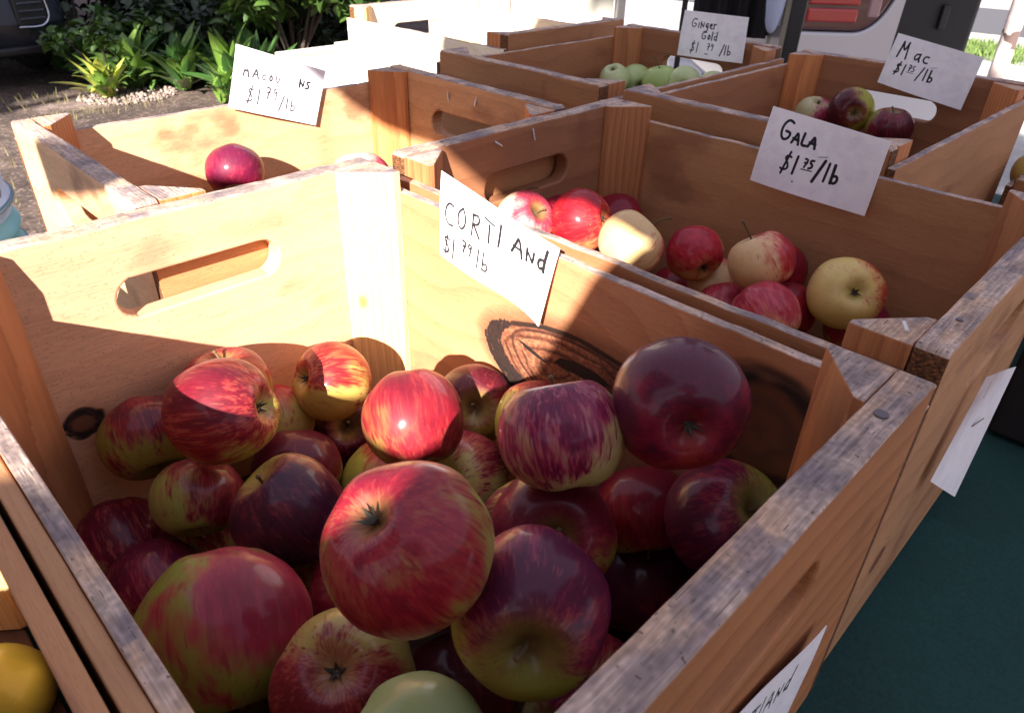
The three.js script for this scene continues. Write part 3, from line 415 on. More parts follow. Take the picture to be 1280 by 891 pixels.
const OTHERS = [
  ['magenta apple lying alone in the sunlit left crate', [-0.005, -0.086, -0.29], 0.033, [-0.33, -0.69, 0.65], 0.0, [-0.07, 0.97, 0.23], { b1: [140, 20, 56], b2: [96, 14, 48], cover: 0.6, stripe: 0.4 }, 0],
  ['overexposed pale apple just showing over the Cortland crate rim, in the sunlit crate', [0.028, -0.052, -0.062], 0.034, [-0.25, -0.67, 0.7], 2.1, [0.63, 0.43, 0.64], { ...PINK, cover: -0.3, stripe: 0.3, g1: [224, 206, 170], g2: [232, 214, 180] }, 0],
  ['pink and pale apple with a star calyx, partly behind the Gala card', [0.86, -0.086, 0.059], 0.03, [0.23, -0.94, -0.27], 4.2, [0.18, -0.11, 0.98], { b1: [160, 40, 72], b2: [120, 24, 60], cover: -0.1, stripe: 0.6, g1: [186, 180, 130], g2: [204, 190, 150] }, 0],
  ['two toned apple, dark red left half and yellow green right half, in the Mac crate', [0.85, -0.067, 0.122], 0.0333, [0.84, -0.09, -0.53], 0.02, [-0.9, 0.06, -0.43], { b1: [84, 14, 26], b2: [54, 8, 20], cover: -0.05, stripe: 0.2, mottle: 0.2, g1: [150, 150, 48], g2: [176, 164, 66] }, 0],
  ['dark red apple with its stem up, right one in the Mac crate', [0.85, -0.083, 0.187], 0.033, [-0.03, 1.0, -0.0], 2.12, [-0.71, 0.03, 0.71], { b1: [110, 22, 40], b2: [72, 12, 32], cover: 0.25, stripe: 0.5, g1: [136, 130, 60], cav: [130, 140, 70] }, 1],
  ['leftmost pale green apple in the Ginger Gold crate', [0.809, -0.084, -0.329], 0.0285, [0.4, -0.92, -0.02], 4.22, [-0.18, -0.96, 0.21], { ...PINK, cover: -1.2, stripe: 0.1, g1: [176, 190, 128], g2: [196, 204, 150] }, 0],
  ['pale green apple second from left in the Ginger Gold crate', [0.87, -0.097, -0.321], 0.032, [0.5, 0.12, -0.86], 0.04, [-0.18, -0.96, 0.21], { ...PINK, cover: -1.2, stripe: 0.1, g1: [170, 190, 120], g2: [190, 204, 146] }, 0],
  ['pale green apple with a dark stem standing up, middle of the Ginger Gold crate', [0.85, -0.083, -0.249], 0.032, [-0.07, 0.99, -0.14], 2.14, [-0.18, -0.96, 0.21], { ...PINK, cover: -1.2, stripe: 0.1, g1: [166, 190, 110], g2: [190, 204, 136], cav: [140, 160, 70] }, 2],
  ['pale green apple in front of the handle slot, below the Ginger Gold card', [0.86, -0.081, -0.202], 0.031, [0.86, -0.04, -0.51], 4.24, [-0.18, -0.96, 0.21], { ...PINK, cover: -1.2, stripe: 0.1, g1: [180, 196, 132], g2: [200, 210, 160] }, 0],
  ['rightmost pale green apple in the Ginger Gold crate', [0.86, -0.079, -0.141], 0.029, [0.86, -0.04, -0.51], 0.06, [-0.18, -0.96, 0.21], { ...PINK, cover: -1.2, stripe: 0.1, g1: [180, 196, 132], g2: [200, 210, 160] }, 0],
  ['pink and yellow apple in the low crate at the right edge', [0.93, -0.122, 0.386], 0.03, [0.81, 0.4, -0.44], 2.16, [0.5, 0.66, 0.57], { ...PINK, cover: -0.2, stripe: 0.5, g1: [190, 170, 96], g2: [210, 180, 130] }, 0],
  ['speckled olive yellow apple in the bottom left crate', [-0.425, -0.257, 0.129], 0.034, [0.23, -0.93, 0.29], 4.26, [-0.06, -0.99, 0.09], { ...PINK, cover: -1.2, stripe: 0.15, g1: [140, 146, 62], g2: [160, 156, 72] }, 0],
  ['sunlit golden yellow apple at the very bottom left corner', [-0.452, -0.197, 0.142], 0.034, [0.43, 0.38, -0.82], 0.08, [-0.06, -0.99, 0.09], { ...PINK, cover: -1.2, stripe: 0.15, g1: [206, 150, 40], g2: [216, 164, 60] }, 0],
];
OTHERS.forEach(([label, p, r, ax, spin, bd, o, stem], i) => apple(label, p, r, ax, spin, GEO_SMALL[i % 3], appleMat(skin(90 + i, { ...o, dir: dirIn(ax, spin, bd) }, 256, 128)), { stem }));
const pile = (label, group, list, r, mat) => list.forEach((p, i) => apple(label, p, r, [Math.sin(i * 1.7), 0.5, Math.cos(i * 2.9)], i, GEO_SMALL[i % 3], mat, { stem: 0, calyx: 0, group }));
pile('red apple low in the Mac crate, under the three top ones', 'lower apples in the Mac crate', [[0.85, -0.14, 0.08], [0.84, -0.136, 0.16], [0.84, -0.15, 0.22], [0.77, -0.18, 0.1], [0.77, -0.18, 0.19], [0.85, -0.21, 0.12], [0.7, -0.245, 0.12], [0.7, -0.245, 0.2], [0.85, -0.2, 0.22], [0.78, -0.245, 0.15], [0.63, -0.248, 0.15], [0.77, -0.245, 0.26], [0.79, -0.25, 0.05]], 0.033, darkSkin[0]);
const greenSkin = appleMat(skin(120, { ...PINK, cover: -1.2, stripe: 0.1, g1: [170, 188, 118], g2: [190, 202, 144] }, 256, 128));
pile('pale green apple under the top layer of the Ginger Gold crate', 'lower apples in the Ginger Gold crate', [[0.8, -0.13, -0.26], [0.8, -0.13, -0.19], [0.8, -0.14, -0.12], [0.73, -0.12, -0.3], [0.73, -0.12, -0.23], [0.73, -0.13, -0.16], [0.87, -0.15, -0.24], [0.87, -0.16, -0.17], [0.66, -0.16, -0.28], [0.66, -0.16, -0.2], [0.88, -0.16, -0.31], [0.59, -0.2, -0.25], [0.81, -0.15, -0.33]], 0.034, greenSkin);

//APPLES-END

// ---------------------------------------------------------------- handwritten price cards
const GL = {
  C: [0.62, [[0.6, 0.9], [0.35, 1.0], [0.08, 0.7], [0.05, 0.3], [0.25, 0.02], [0.6, 0.08]]],
  O: [0.66, [[0.4, 0.98], [0.12, 0.8], [0.06, 0.4], [0.25, 0.04], [0.5, 0.15], [0.6, 0.6], [0.4, 0.98]]],
  R: [0.62, [[0.12, 0], [0.16, 0.95]], [[0.1, 0.85], [0.4, 1.0], [0.58, 0.8], [0.45, 0.55], [0.16, 0.5]], [[0.2, 0.5], [0.62, 0.0]]],
  T: [0.6, [[0.0, 0.98], [0.3, 0.92], [0.62, 0.88]], [[0.33, 0.78], [0.34, 0.0]]],
  l: [0.3, [[0.16, 1.0], [0.14, 0.5], [0.12, 0.0]]],
  A: [0.66, [[0.0, 0.05], [0.2, 0.5], [0.36, 0.98], [0.6, 0.0]], [[0.08, 0.38], [0.55, 0.34]]],
  n: [0.5, [[0.08, 0.0], [0.06, 0.62]], [[0.08, 0.5], [0.28, 0.3], [0.42, 0.02], [0.44, 0.6]]],
  d: [0.5, [[0.42, 0.5], [0.2, 0.55], [0.08, 0.25], [0.22, 0.0], [0.42, 0.2]], [[0.46, 1.05], [0.42, 0.5], [0.44, 0.0]]],
  $: [0.5, [[0.48, 0.85], [0.25, 0.95], [0.1, 0.75], [0.35, 0.5], [0.45, 0.22], [0.2, 0.05], [0.0, 0.12]], [[0.36, 1.12], [0.12, -0.15]]],
  1: [0.26, [[0.16, 1.0], [0.1, 0.0]]],
  7: [0.46, [[0.02, 0.9], [0.42, 0.95], [0.22, 0.4], [0.14, 0.0]], [[0.08, 0.5], [0.36, 0.52]]],
  9: [0.44, [[0.4, 0.8], [0.2, 0.98], [0.05, 0.72], [0.22, 0.5], [0.4, 0.8], [0.36, 0.4], [0.28, 0.0]]],
  5: [0.44, [[0.4, 0.95], [0.12, 0.95], [0.08, 0.58], [0.35, 0.5], [0.38, 0.15], [0.05, 0.02]]],
  '/': [0.36, [[0.36, 1.05], [0.0, -0.2]]],
  b: [0.46, [[0.08, 1.0], [0.08, 0.0]], [[0.08, 0.35], [0.3, 0.5], [0.42, 0.25], [0.28, 0.0], [0.08, 0.08]]],
  G: [0.8, [[0.66, 0.86], [0.4, 1.0], [0.1, 0.7], [0.06, 0.25], [0.3, 0.0], [0.6, 0.12], [0.66, 0.4], [0.36, 0.42]]],
  L: [0.5, [[0.12, 0.98], [0.06, 0.5], [0.04, 0.04], [0.48, 0.06]]],
  a: [0.5, [[0.4, 0.5], [0.2, 0.56], [0.06, 0.25], [0.2, 0.0], [0.4, 0.3]], [[0.42, 0.55], [0.4, 0.15], [0.48, 0.0]]],
  c: [0.46, [[0.42, 0.48], [0.22, 0.55], [0.06, 0.28], [0.2, 0.02], [0.44, 0.08]]],
  M: [0.9, [[0.04, 0.0], [0.18, 1.0]], [[0.18, 1.0], [0.42, 0.3], [0.64, 1.02]], [[0.64, 1.02], [0.72, 0.5], [0.8, 0.0]]],
  m: [0.7, [[0.04, 0.0], [0.1, 0.7], [0.28, 0.4], [0.44, 0.75], [0.6, 0.0]]],
  o: [0.46, [[0.24, 0.58], [0.06, 0.35], [0.18, 0.0], [0.4, 0.2], [0.36, 0.52], [0.24, 0.58]]],
  u: [0.5, [[0.06, 0.6], [0.08, 0.12], [0.26, 0.0], [0.42, 0.25], [0.44, 0.6]]],
  s: [0.42, [[0.38, 0.6], [0.14, 0.6], [0.1, 0.42], [0.34, 0.25], [0.28, 0.03], [0.02, 0.04]]],
  i: [0.22, [[0.1, 0.55], [0.1, 0.0]]],
  g: [0.46, [[0.4, 0.5], [0.2, 0.56], [0.08, 0.3], [0.22, 0.08], [0.4, 0.4], [0.36, -0.2], [0.12, -0.5], [0.0, -0.35]]],
  e: [0.42, [[0.08, 0.28], [0.36, 0.34], [0.3, 0.56], [0.1, 0.45], [0.1, 0.1], [0.38, 0.04]]],
  r: [0.36, [[0.08, 0.0], [0.08, 0.55]], [[0.08, 0.38], [0.2, 0.55], [0.36, 0.52]]],
  '-': [0.4, [[0, 0.4], [0.36, 0.38]]], '.': [0.2, [[0.08, 0.02], [0.1, 0.0]]],
};
function cardTex(lines, { ink = '#17161b', tint = [250, 248, 251], seed = 1 } = {}) {
  const W = 560, H = 336, cv = document.createElement('canvas'); cv.width = W; cv.height = H; const c = cv.getContext('2d'), r = rand(seed * 31);
  c.fillStyle = `rgb(${tint})`; c.fillRect(0, 0, W, H);
  for (let i = 0; i < 260; i++) { c.fillStyle = `rgba(${r() > 0.5 ? '255,255,255' : '190,186,204'},${0.03 + 0.04 * r()})`; c.beginPath(); c.ellipse(r() * W, r() * H, 8 + 50 * r(), 4 + 26 * r(), r() * 3, 0, 6.3); c.fill(); }
  for (let i = 0; i < 5; i++) { c.fillStyle = 'rgba(60,50,60,0.28)'; c.fillRect(r() * W, r() * H, 2 + 2 * r(), 2); }
  c.lineCap = 'round'; c.lineJoin = 'round';
  for (const { t, x, y, s, dx = 0, dy = 0, lw = 5, gap = 0.16, col = ink, wid = 1, u } of lines) {
    let px = x * W, py = y * H; const x0 = px, sz = s * H;
    for (const ch of t) {
      if (ch === ' ') { px += sz * 0.35; continue; }
      const [w, ...st] = GL[ch];
      for (const p of st) {
        c.strokeStyle = col; c.lineWidth = lw * 1.75 * (0.85 + 0.3 * r()); c.beginPath();
        const q = p.map(([a, b]) => [px + a * sz * wid + dx * b * sz + (r() - 0.5) * 2, py - b * sz + (r() - 0.5) * 2]);
        c.moveTo(...q[0]);
        if (q.length === 2) c.lineTo(...q[1]);
        else { for (let i = 1; i < q.length - 1; i++) c.quadraticCurveTo(q[i][0], q[i][1], (q[i][0] + q[i + 1][0]) / 2, (q[i][1] + q[i + 1][1]) / 2); c.lineTo(...q[q.length - 1]); }
        c.stroke();
      }
      px += (w * wid + gap) * sz; py += dy * sz;
    }
    if (u) { c.strokeStyle = col; c.lineWidth = lw * 0.8; c.beginPath(); c.moveTo(x0 - 4, py + 10); c.lineTo(px - 4, py + 8); c.stroke(); }
  }
  const tex = new THREE.CanvasTexture(cv); tex.colorSpace = THREE.SRGBColorSpace; return tex;
}
function card(label, [TL, TR, BR, BL], map, bend = 0.004, twist = 0) {
  const tl = V(...TL), tr = V(...TR), br = V(...BR), bl = V(...BL), o = tl.clone().add(tr).add(br).add(bl).multiplyScalar(0.25);
  const n = tr.clone().sub(tl).cross(tl.clone().sub(bl)).normalize(), g = new THREE.BoxGeometry(1, 1, 1, 26, 16, 1), P = g.attributes.position, U = g.attributes.uv, p = V(), q = V();
  const front = g.groups[4].start, idx = g.index.array, isFront = new Set(); for (let i = front; i < front + g.groups[4].count; i++) isFront.add(idx[i]);
  for (let i = 0; i < P.count; i++) {
    const u = P.getX(i) + 0.5, v = P.getY(i) + 0.5, z = P.getZ(i);
    p.copy(bl).lerp(br, u); q.copy(tl).lerp(tr, u); p.lerp(q, v).sub(o);
    p.addScaledVector(n, z * 0.0005 + bend * Math.sin(Math.PI * u) + twist * Math.pow(clamp((u - 0.55) / 0.45), 2) * (1 - v) + 0.0012 * Math.sin(5 * u + 3 * v));
    P.setXYZ(i, p.x, p.y, p.z); if (!isFront.has(i)) U.setXY(i, 0.004, 0.004);
  }
  g.clearGroups(); g.computeVertexNormals();
  const m = mesh('price_card', g, std({ map, roughness: 0.75 })); m.position.copy(o); tag(m, label, 'price card');
  const st = mesh('staple', new THREE.CapsuleGeometry(0.0005, 0.009, 3, 6), M.steel, m), ux = tr.clone().sub(tl).normalize(); st.position.copy(tl).lerp(bl, 0.42).lerp(tr.clone().lerp(br, 0.42), 0.55).sub(o).addScaledVector(n, bend + 0.0016); st.quaternion.setFromUnitVectors(V(0, 1, 0), ux.applyAxisAngle(n, 0.3)); return m;
}
card('white Cortland price card hanging on the side board of the heaped crate', [[-0.0155, 0.017, 0.124], [-0.014, -0.009, 0.256], [-0.018, -0.071, 0.251], [-0.0125, -0.062, 0.115]],
  cardTex([{ t: 'CORTl', x: 0.05, y: 0.545, s: 0.27, lw: 5.5, dy: -0.1, gap: 0.2, wid: 0.85 }, { t: 'And', x: 0.65, y: 0.4, s: 0.25, lw: 7, dy: -0.06, gap: 0.12 }, { t: '$1', x: 0.04, y: 0.92, s: 0.24, lw: 5, gap: 0.12 }, { t: '79', x: 0.235, y: 0.755, s: 0.15, lw: 5, gap: 0.1 }, { t: 'lb', x: 0.365, y: 0.84, s: 0.22, lw: 5, gap: 0.1 }], { seed: 1 }), 0.002, 0.012);
card('Gala price card fixed to the far side board of the shaded crate', [[0.3655, 0.029, 0.217], [0.3655, 0.019, 0.343], [0.361, -0.057, 0.34], [0.361, -0.052, 0.21]],
  cardTex([{ t: 'G', x: 0.13, y: 0.36, s: 0.27, lw: 6, wid: 0.85 }, { t: 'ALA', x: 0.25, y: 0.37, s: 0.16, lw: 7, dy: -0.03, gap: 0.16 }, { t: '$1', x: 0.23, y: 0.74, s: 0.23, lw: 6, gap: 0.2 }, { t: '75', x: 0.41, y: 0.62, s: 0.12, lw: 6, u: 1 }, { t: '/lb', x: 0.52, y: 0.72, s: 0.24, lw: 7, gap: 0.12 }, { t: '.', x: 0.36, y: 0.84, s: 0.1, lw: 4 }], { seed: 2 }), 0.0015);
card('Mac price card on the far end board beside the black vehicle panel', [[0.905, 0.046, 0.142], [0.905, 0.028, 0.271], [0.9, -0.048, 0.265], [0.9, -0.028, 0.133]],
  cardTex([{ t: 'M', x: 0.09, y: 0.42, s: 0.3, lw: 6, wid: 0.75 }, { t: 'ac', x: 0.28, y: 0.4, s: 0.26, lw: 6 }, { t: '$1', x: 0.13, y: 0.72, s: 0.2, lw: 6, gap: 0.24 }, { t: '75', x: 0.28, y: 0.61, s: 0.12, lw: 4, gap: 0.1, u: 1 }, { t: '/lb', x: 0.4, y: 0.7, s: 0.22, lw: 6, gap: 0.14 }], { seed: 3 }), 0.002);
card('Ginger Gold price card on the far end board above the pale green apples', [[0.905, 0.04, -0.25], [0.905, 0.041, -0.116], [0.9, -0.035, -0.111], [0.9, -0.039, -0.251]],
  cardTex([{ t: 'Ginger', x: 0.15, y: 0.34, s: 0.2, lw: 5, gap: 0.1 }, { t: 'Gold', x: 0.34, y: 0.58, s: 0.18, lw: 5.5, gap: 0.06 }, { t: '$1', x: 0.2, y: 0.88, s: 0.22, lw: 5, gap: 0.2 }, { t: '-', x: 0.44, y: 0.97, s: 0.2, lw: 4 }, { t: '79', x: 0.46, y: 0.8, s: 0.15, lw: 4, gap: 0.1 }, { t: '/lb', x: 0.66, y: 0.86, s: 0.2, lw: 5, gap: 0.08 }], { seed: 4 }), 0.0025);
card('overexposed Macouns price card tilted on the far side of the sunlit left crate', [[0.045, 0.05, -0.333], [0.165, 0.005, -0.333], [0.139, -0.063, -0.329], [0.019, -0.021, -0.329]],
  cardTex([{ t: 'mAcou', x: 0.1, y: 0.45, s: 0.17, lw: 5, dy: -0.03, gap: 0.3, col: '#3a3940' }, { t: 'ns', x: 0.72, y: 0.4, s: 0.2, lw: 6.5, col: '#101014', gap: 0.14 }, { t: '$1', x: 0.16, y: 0.85, s: 0.25, lw: 5, gap: 0.24, col: '#2c2b31' }, { t: '79', x: 0.37, y: 0.72, s: 0.2, lw: 4.6, col: '#2c2b31', gap: 0.14 }, { t: '/lb', x: 0.53, y: 0.84, s: 0.22, lw: 4.6, col: '#36353c', gap: 0.16 }], { seed: 5 }), 0.001);
card('blank looking card curling off the near end of the Gala crate', [[0.154, -0.072, 0.5162], [0.163, -0.061, 0.529], [0.145, -0.171, 0.531], [0.107, -0.141, 0.5162]],
  cardTex([{ t: 'l', x: 0.3, y: 0.2, s: 0.12, lw: 4, col: '#8a8892' }], { seed: 6 }), 0.007);
card('card on the outside of the Cortland crate at the bottom edge of the photo', [[-0.207, -0.091, 0.5175], [-0.079, -0.128, 0.5185], [-0.096, -0.205, 0.5215], [-0.224, -0.168, 0.5175]],
  cardTex([{ t: 'CORTlAnd', x: 0.08, y: 0.36, s: 0.2, lw: 5, gap: 0.18 }, { t: '$1 79/lb', x: 0.15, y: 0.78, s: 0.22, lw: 5 }], { seed: 7 }), 0.001);

// dark carton with an oval label on the cloth at the right edge
{
  const t = thing('dark_carton', 'dark brown carton with a green rimmed oval label, on the cloth at the right edge', 'carton', [0.62, TABLE, 0.66], 0);
  const b = mesh('carton_body', new RoundedBoxGeometry(0.32, 0.17, 0.31, 3, 0.006), std({ color: lin(0.018, 0.014, 0.014), roughness: 0.6 }), t); b.position.y = 0.083;
  const cv = document.createElement('canvas'); cv.width = 256; cv.height = 160; const c = cv.getContext('2d');
  c.fillStyle = '#2f6b5a'; c.fillRect(0, 0, 256, 160); c.save(); c.beginPath(); c.ellipse(128, 80, 118, 70, 0, 0, 6.3); c.clip(); c.fillStyle = '#d9d4dc'; c.fillRect(0, 0, 256, 160); c.fillStyle = '#b02638'; c.fillRect(0, 0, 256, 34); c.restore();
  c.strokeStyle = '#b02638'; c.lineWidth = 9; c.beginPath(); c.arc(70, 76, 22, 0.7, 5.6); c.stroke(); c.beginPath(); c.arc(128, 76, 22, 0, 6.3); c.stroke(); c.lineWidth = 3; c.strokeStyle = '#35516b'; c.beginPath(); c.moveTo(40, 112); c.lineTo(200, 112); c.moveTo(60, 124); c.lineTo(180, 124); c.stroke();
  const tex = new THREE.CanvasTexture(cv); tex.colorSpace = THREE.SRGBColorSpace;
  const g = new THREE.CylinderGeometry(1, 1, 1, 48); g.rotateX(R90); const P = g.attributes.position, U = g.attributes.uv; for (let i = 0; i < P.count; i++) U.setXY(i, P.getX(i) / 2 + 0.5, P.getY(i) / 2 + 0.5);
  g.scale(0.058, 0.05, 0.002); g.rotateY(-R90); const l = mesh('oval_label', g, std({ map: tex, roughness: 0.5 }), t); l.position.set(-0.161, 0.098, -0.078);
}

// ---------------------------------------------------------------- ground
const soilTex = paint(1024, 1024, (u, v) => {
  const x = u * 40, y = v * 40, n = fbm(x, y, 1, 4), f = noise(u * 700, v * 700), lit = fbm(x * 0.35 + 9, y * 0.35, 4, 3);  // lit: paler sunlit-looking patches painted into the soil colour
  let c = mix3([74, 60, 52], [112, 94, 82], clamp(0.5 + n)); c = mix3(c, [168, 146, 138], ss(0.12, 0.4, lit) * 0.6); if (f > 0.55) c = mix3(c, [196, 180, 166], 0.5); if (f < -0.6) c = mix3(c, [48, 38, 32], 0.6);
  return c.map((q) => q * (0.95 + 0.16 * noise(u * 300, v * 300, 7)));
});
soilTex.repeat.set(30, 30);
const soil = new THREE.PlaneGeometry(240, 240, 120, 120); soil.rotateX(-R90);
{ const P = soil.attributes.position; for (let i = 0; i < P.count; i++) { const x = P.getX(i), z = P.getZ(i); P.setY(i, -0.004 - 0.02 * (0.5 + noise(x * 0.9, z * 0.9))); } soil.computeVertexNormals(); }
tag(mesh('ground', soil, std({ map: soilTex, roughness: 0.95, bumpMap: soilTex, bumpScale: 0.01 })), 'bare soil and gravel round the stall', null, null, 'structure').position.y = GROUND;
const paveTex = paint(512, 512, (u, v) => { const n = fbm(u * 14, v * 14, 2, 4), f = noise(u * 512, v * 512); const q = 182 + 30 * n + 16 * f; return [q, q * 0.985, q * 0.96]; }); paveTex.repeat.set(0.25, 0.25);
{
  const sh = new THREE.Shape([[2.9, -8], [2.9, 2.2], [9, 8.6], [60, 40], [60, -20]].map(([x, y]) => new THREE.Vector2(x, y)));
  const g = new THREE.ShapeGeometry(sh); g.rotateX(-R90); tag(mesh('pavement', g, std({ map: paveTex, roughness: 0.9 })), 'pale sunlit pavement beyond the stall', null, null, 'structure').position.y = GROUND + 0.006;
  const k = new THREE.ExtrudeGeometry(new THREE.Shape([[2.78, -8], [2.78, 2.25], [8.9, 8.72], [9, 8.6], [2.9, 2.2], [2.9, -8]].map(([x, y]) => new THREE.Vector2(x, y))), { depth: 0.1, bevelEnabled: true, bevelSize: 0.01, bevelThickness: 0.01, bevelSegments: 2 }); k.rotateX(-R90);
  tag(mesh('kerb', k, std({ color: lin(0.32, 0.31, 0.29), roughness: 0.9 })), 'pale stone kerb between the garden soil and the pavement', null, null, 'structure').position.y = GROUND - 0.05;
  const rg = new THREE.PlaneGeometry(3.2, 12); rg.rotateX(-R90); const road = tag(mesh('road', rg, std({ color: lin(0.09, 0.09, 0.1), roughness: 0.9 })), 'grey road beyond the grass strip', null, null, 'structure'); road.position.set(12.2, GROUND + 0.012, -2); road.rotation.y = 0.1;
}
function blades(name, label, n, spots, size, mat, seed) {
  const g = new THREE.BufferGeometry(); g.setAttribute('position', new THREE.Float32BufferAttribute([-0.06, 0, 0, 0.06, 0, 0, 0.12, 0.6, 0.03, -0.06, 0, 0, 0.12, 0.6, 0.03, 0.02, 0.6, 0, 0.02, 0.6, 0, 0.12, 0.6, 0.03, 0.22, 1, 0.1], 3)); g.computeVertexNormals();
  const im = new THREE.InstancedMesh(g, mat, n), r = rand(seed), m = new THREE.Matrix4(), e = new THREE.Euler(), q = new THREE.Quaternion(), c = new THREE.Color();
  for (let i = 0; i < n; i++) { const [x, z, rx, rz] = spots[Math.floor(r() * spots.length)], a = r() * 6.28, d = Math.sqrt(r()); e.set((r() - 0.5) * 0.7, r() * 6.28, (r() - 0.5) * 0.7); const k = size * (0.5 + r()); m.compose(V(x + rx * d * Math.cos(a), GROUND - 0.01, z + rz * d * Math.sin(a)), q.setFromEuler(e), V(k, k, k)); im.setMatrixAt(i, m); const t = 0.7 + 0.6 * r(); im.setColorAt(i, c.setRGB(t, t, t * 0.9)); }
  im.name = name; im.castShadow = im.receiveShadow = true; return tag(im, label, 'grass', null, 'stuff');
}
M.grass = std({ color: lin(0.15, 0.13, 0.06), roughness: 0.8, side: THREE.DoubleSide }); M.green = std({ color: lin(0.1, 0.16, 0.04), roughness: 0.8, side: THREE.DoubleSide });
blades('dry_grass', 'thin dry grass on the soil left of the sunlit crate', 260, [[0.95, -5.35, 0.5, 0.2], [1.2, -4.85, 0.4, 0.15], [0.4, -3.6, 0.4, 0.8]], 0.045, M.grass, 5);
blades('grass_verge', 'strip of green grass beyond the pavement at right', 5000, [[8.9, -1.3, 0.5, 0.9], [9.1, -2.2, 0.5, 0.9], [9.0, 0, 0.5, 0.9]], 0.09, M.green, 6);
{
  const n = 420, g = new THREE.IcosahedronGeometry(1, 1), im = new THREE.InstancedMesh(g, std({ color: lin(0.3, 0.25, 0.22), roughness: 0.9 }), n), r = rand(77), m = new THREE.Matrix4(), q = new THREE.Quaternion(), e = new THREE.Euler(), c = new THREE.Color();
  for (let i = 0; i < n; i++) { const a = r() * 6.28, d = Math.sqrt(r()); e.set(r() * 6, r() * 6, r() * 6); const k = 0.006 + 0.016 * r() * r() * r(); m.compose(V(1.5 + 0.34 * d * Math.cos(a), GROUND - 0.008, -5.2 + 0.28 * d * Math.sin(a)), q.setFromEuler(e), V(k * 1.4, k * 0.8, k)); im.setMatrixAt(i, m); const t = 0.6 + 0.6 * r(); im.setColorAt(i, c.setRGB(t, t * 0.95, t * 0.92)); }
  im.name = 'gravel'; tag(im, 'pale gravel and small stones on the soil in front of the hostas', 'gravel', null, 'stuff');
}

// ---------------------------------------------------------------- plants
function leafGeo(L, Wd, arch, fold, n = 7) {
  const pos = [], uv = [], idx = [];
  for (let i = 0; i <= n; i++) { const s = i / n, w = Wd * Math.pow(Math.sin(Math.PI * Math.pow(clamp(s * 0.94 + 0.06), 0.8)), 0.9) * (i === n ? 0 : 1), x = L * s * (1 - 0.2 * arch * s), y = L * arch * (s * 0.9 - s * s * 0.95); for (const k of [-1, 0, 1]) { pos.push(x, y + Math.abs(k) * w * fold, k * w); uv.push(s, 0.5 + k * 0.5); } if (i < n) for (const k of [0, 1]) { const a = i * 3 + k; idx.push(a, a + 1, a + 4, a, a + 4, a + 3); } }
  const g = new THREE.BufferGeometry(); g.setAttribute('position', new THREE.Float32BufferAttribute(pos, 3)); g.setAttribute('uv', new THREE.Float32BufferAttribute(uv, 2)); g.setIndex(idx); g.computeVertexNormals(); return g;
}
const leafTex = (a, b) => paint(128, 64, (u, v) => { const k = Math.abs(v - 0.5) * 2, vein = Math.abs(Math.sin(k * 14 + u * 2)); let c = mix3(a, b, clamp(vein * 0.6 + 0.3 * noise(u * 8, v * 8))); return k < 0.06 ? mix3(c, [200, 214, 150], 0.5) : c; });
const leafMat = (a, b) => phys({ map: leafTex(a, b), roughness: 0.5, side: THREE.DoubleSide, transmission: 0.3, thickness: 0 });
const HL = [leafMat([70, 112, 48], [50, 90, 38]), leafMat([122, 156, 62], [90, 128, 46]), leafMat([188, 190, 84], [150, 164, 64])];  // last leaf colour has the yellow of sunlight painted in
const HG = [leafGeo(0.3, 0.042, 0.5, 0.3), leafGeo(0.36, 0.04, 0.25, 0.35), leafGeo(0.26, 0.05, 0.75, 0.22), leafGeo(0.32, 0.03, 0.1, 0.4)];
function hosta(label, x, z, n, s, tone, seed) {
  const t = thing('hosta_plant', label, 'plant', [x, GROUND, z], 0, 'hosta plants in the shaded bed'), r = rand(seed);
  for (let i = 0; i < n; i++) { const l = mesh('leaf', HG[Math.floor(r() * 4)], HL[tone === 2 ? (r() > 0.25 ? 2 : 1) : r() > 0.45 ? tone : 0], t); l.rotation.set((r() - 0.5) * 0.5, r() * 6.28, 0.35 + 0.95 * r(), 'YZX'); l.position.set(0.05 * (r() - 0.5), 0, 0.05 * (r() - 0.5)); l.scale.setScalar(s * (0.7 + 0.6 * r())); }
}
hosta('hosta at the front left of the bed, leaves coloured yellow as if sunlit', 1.36, -5.2, 57, 0.94, 2, 1);
hosta('bright green hosta with upright leaves right behind the yellow one', 1.62, -5.35, 62, 1.28, 1, 2);
hosta('mid green hosta in the middle of the bed above the gravel', 1.86, -5.1, 62, 1.24, 1, 3);
hosta('green hosta nearest the Macouns card', 2.1, -4.75, 62, 1.24, 1, 4);
hosta('dark hosta directly behind the Macouns card', 2.35, -4.8, 52, 1.28, 0, 5);
hosta('dark green hosta farther back at the centre of the bed', 2.0, -5.8, 57, 1.39, 0, 6);
hosta('shaded hosta behind the bright upright one', 1.65, -6.0, 52, 1.33, 0, 7);
hosta('dim hosta beside the dark car', 1.45, -6.4, 48, 1.16, 0, 8);
hosta('small pale hosta at the front edge of the gravel', 1.9, -4.55, 28, 0.82, 1, 9);
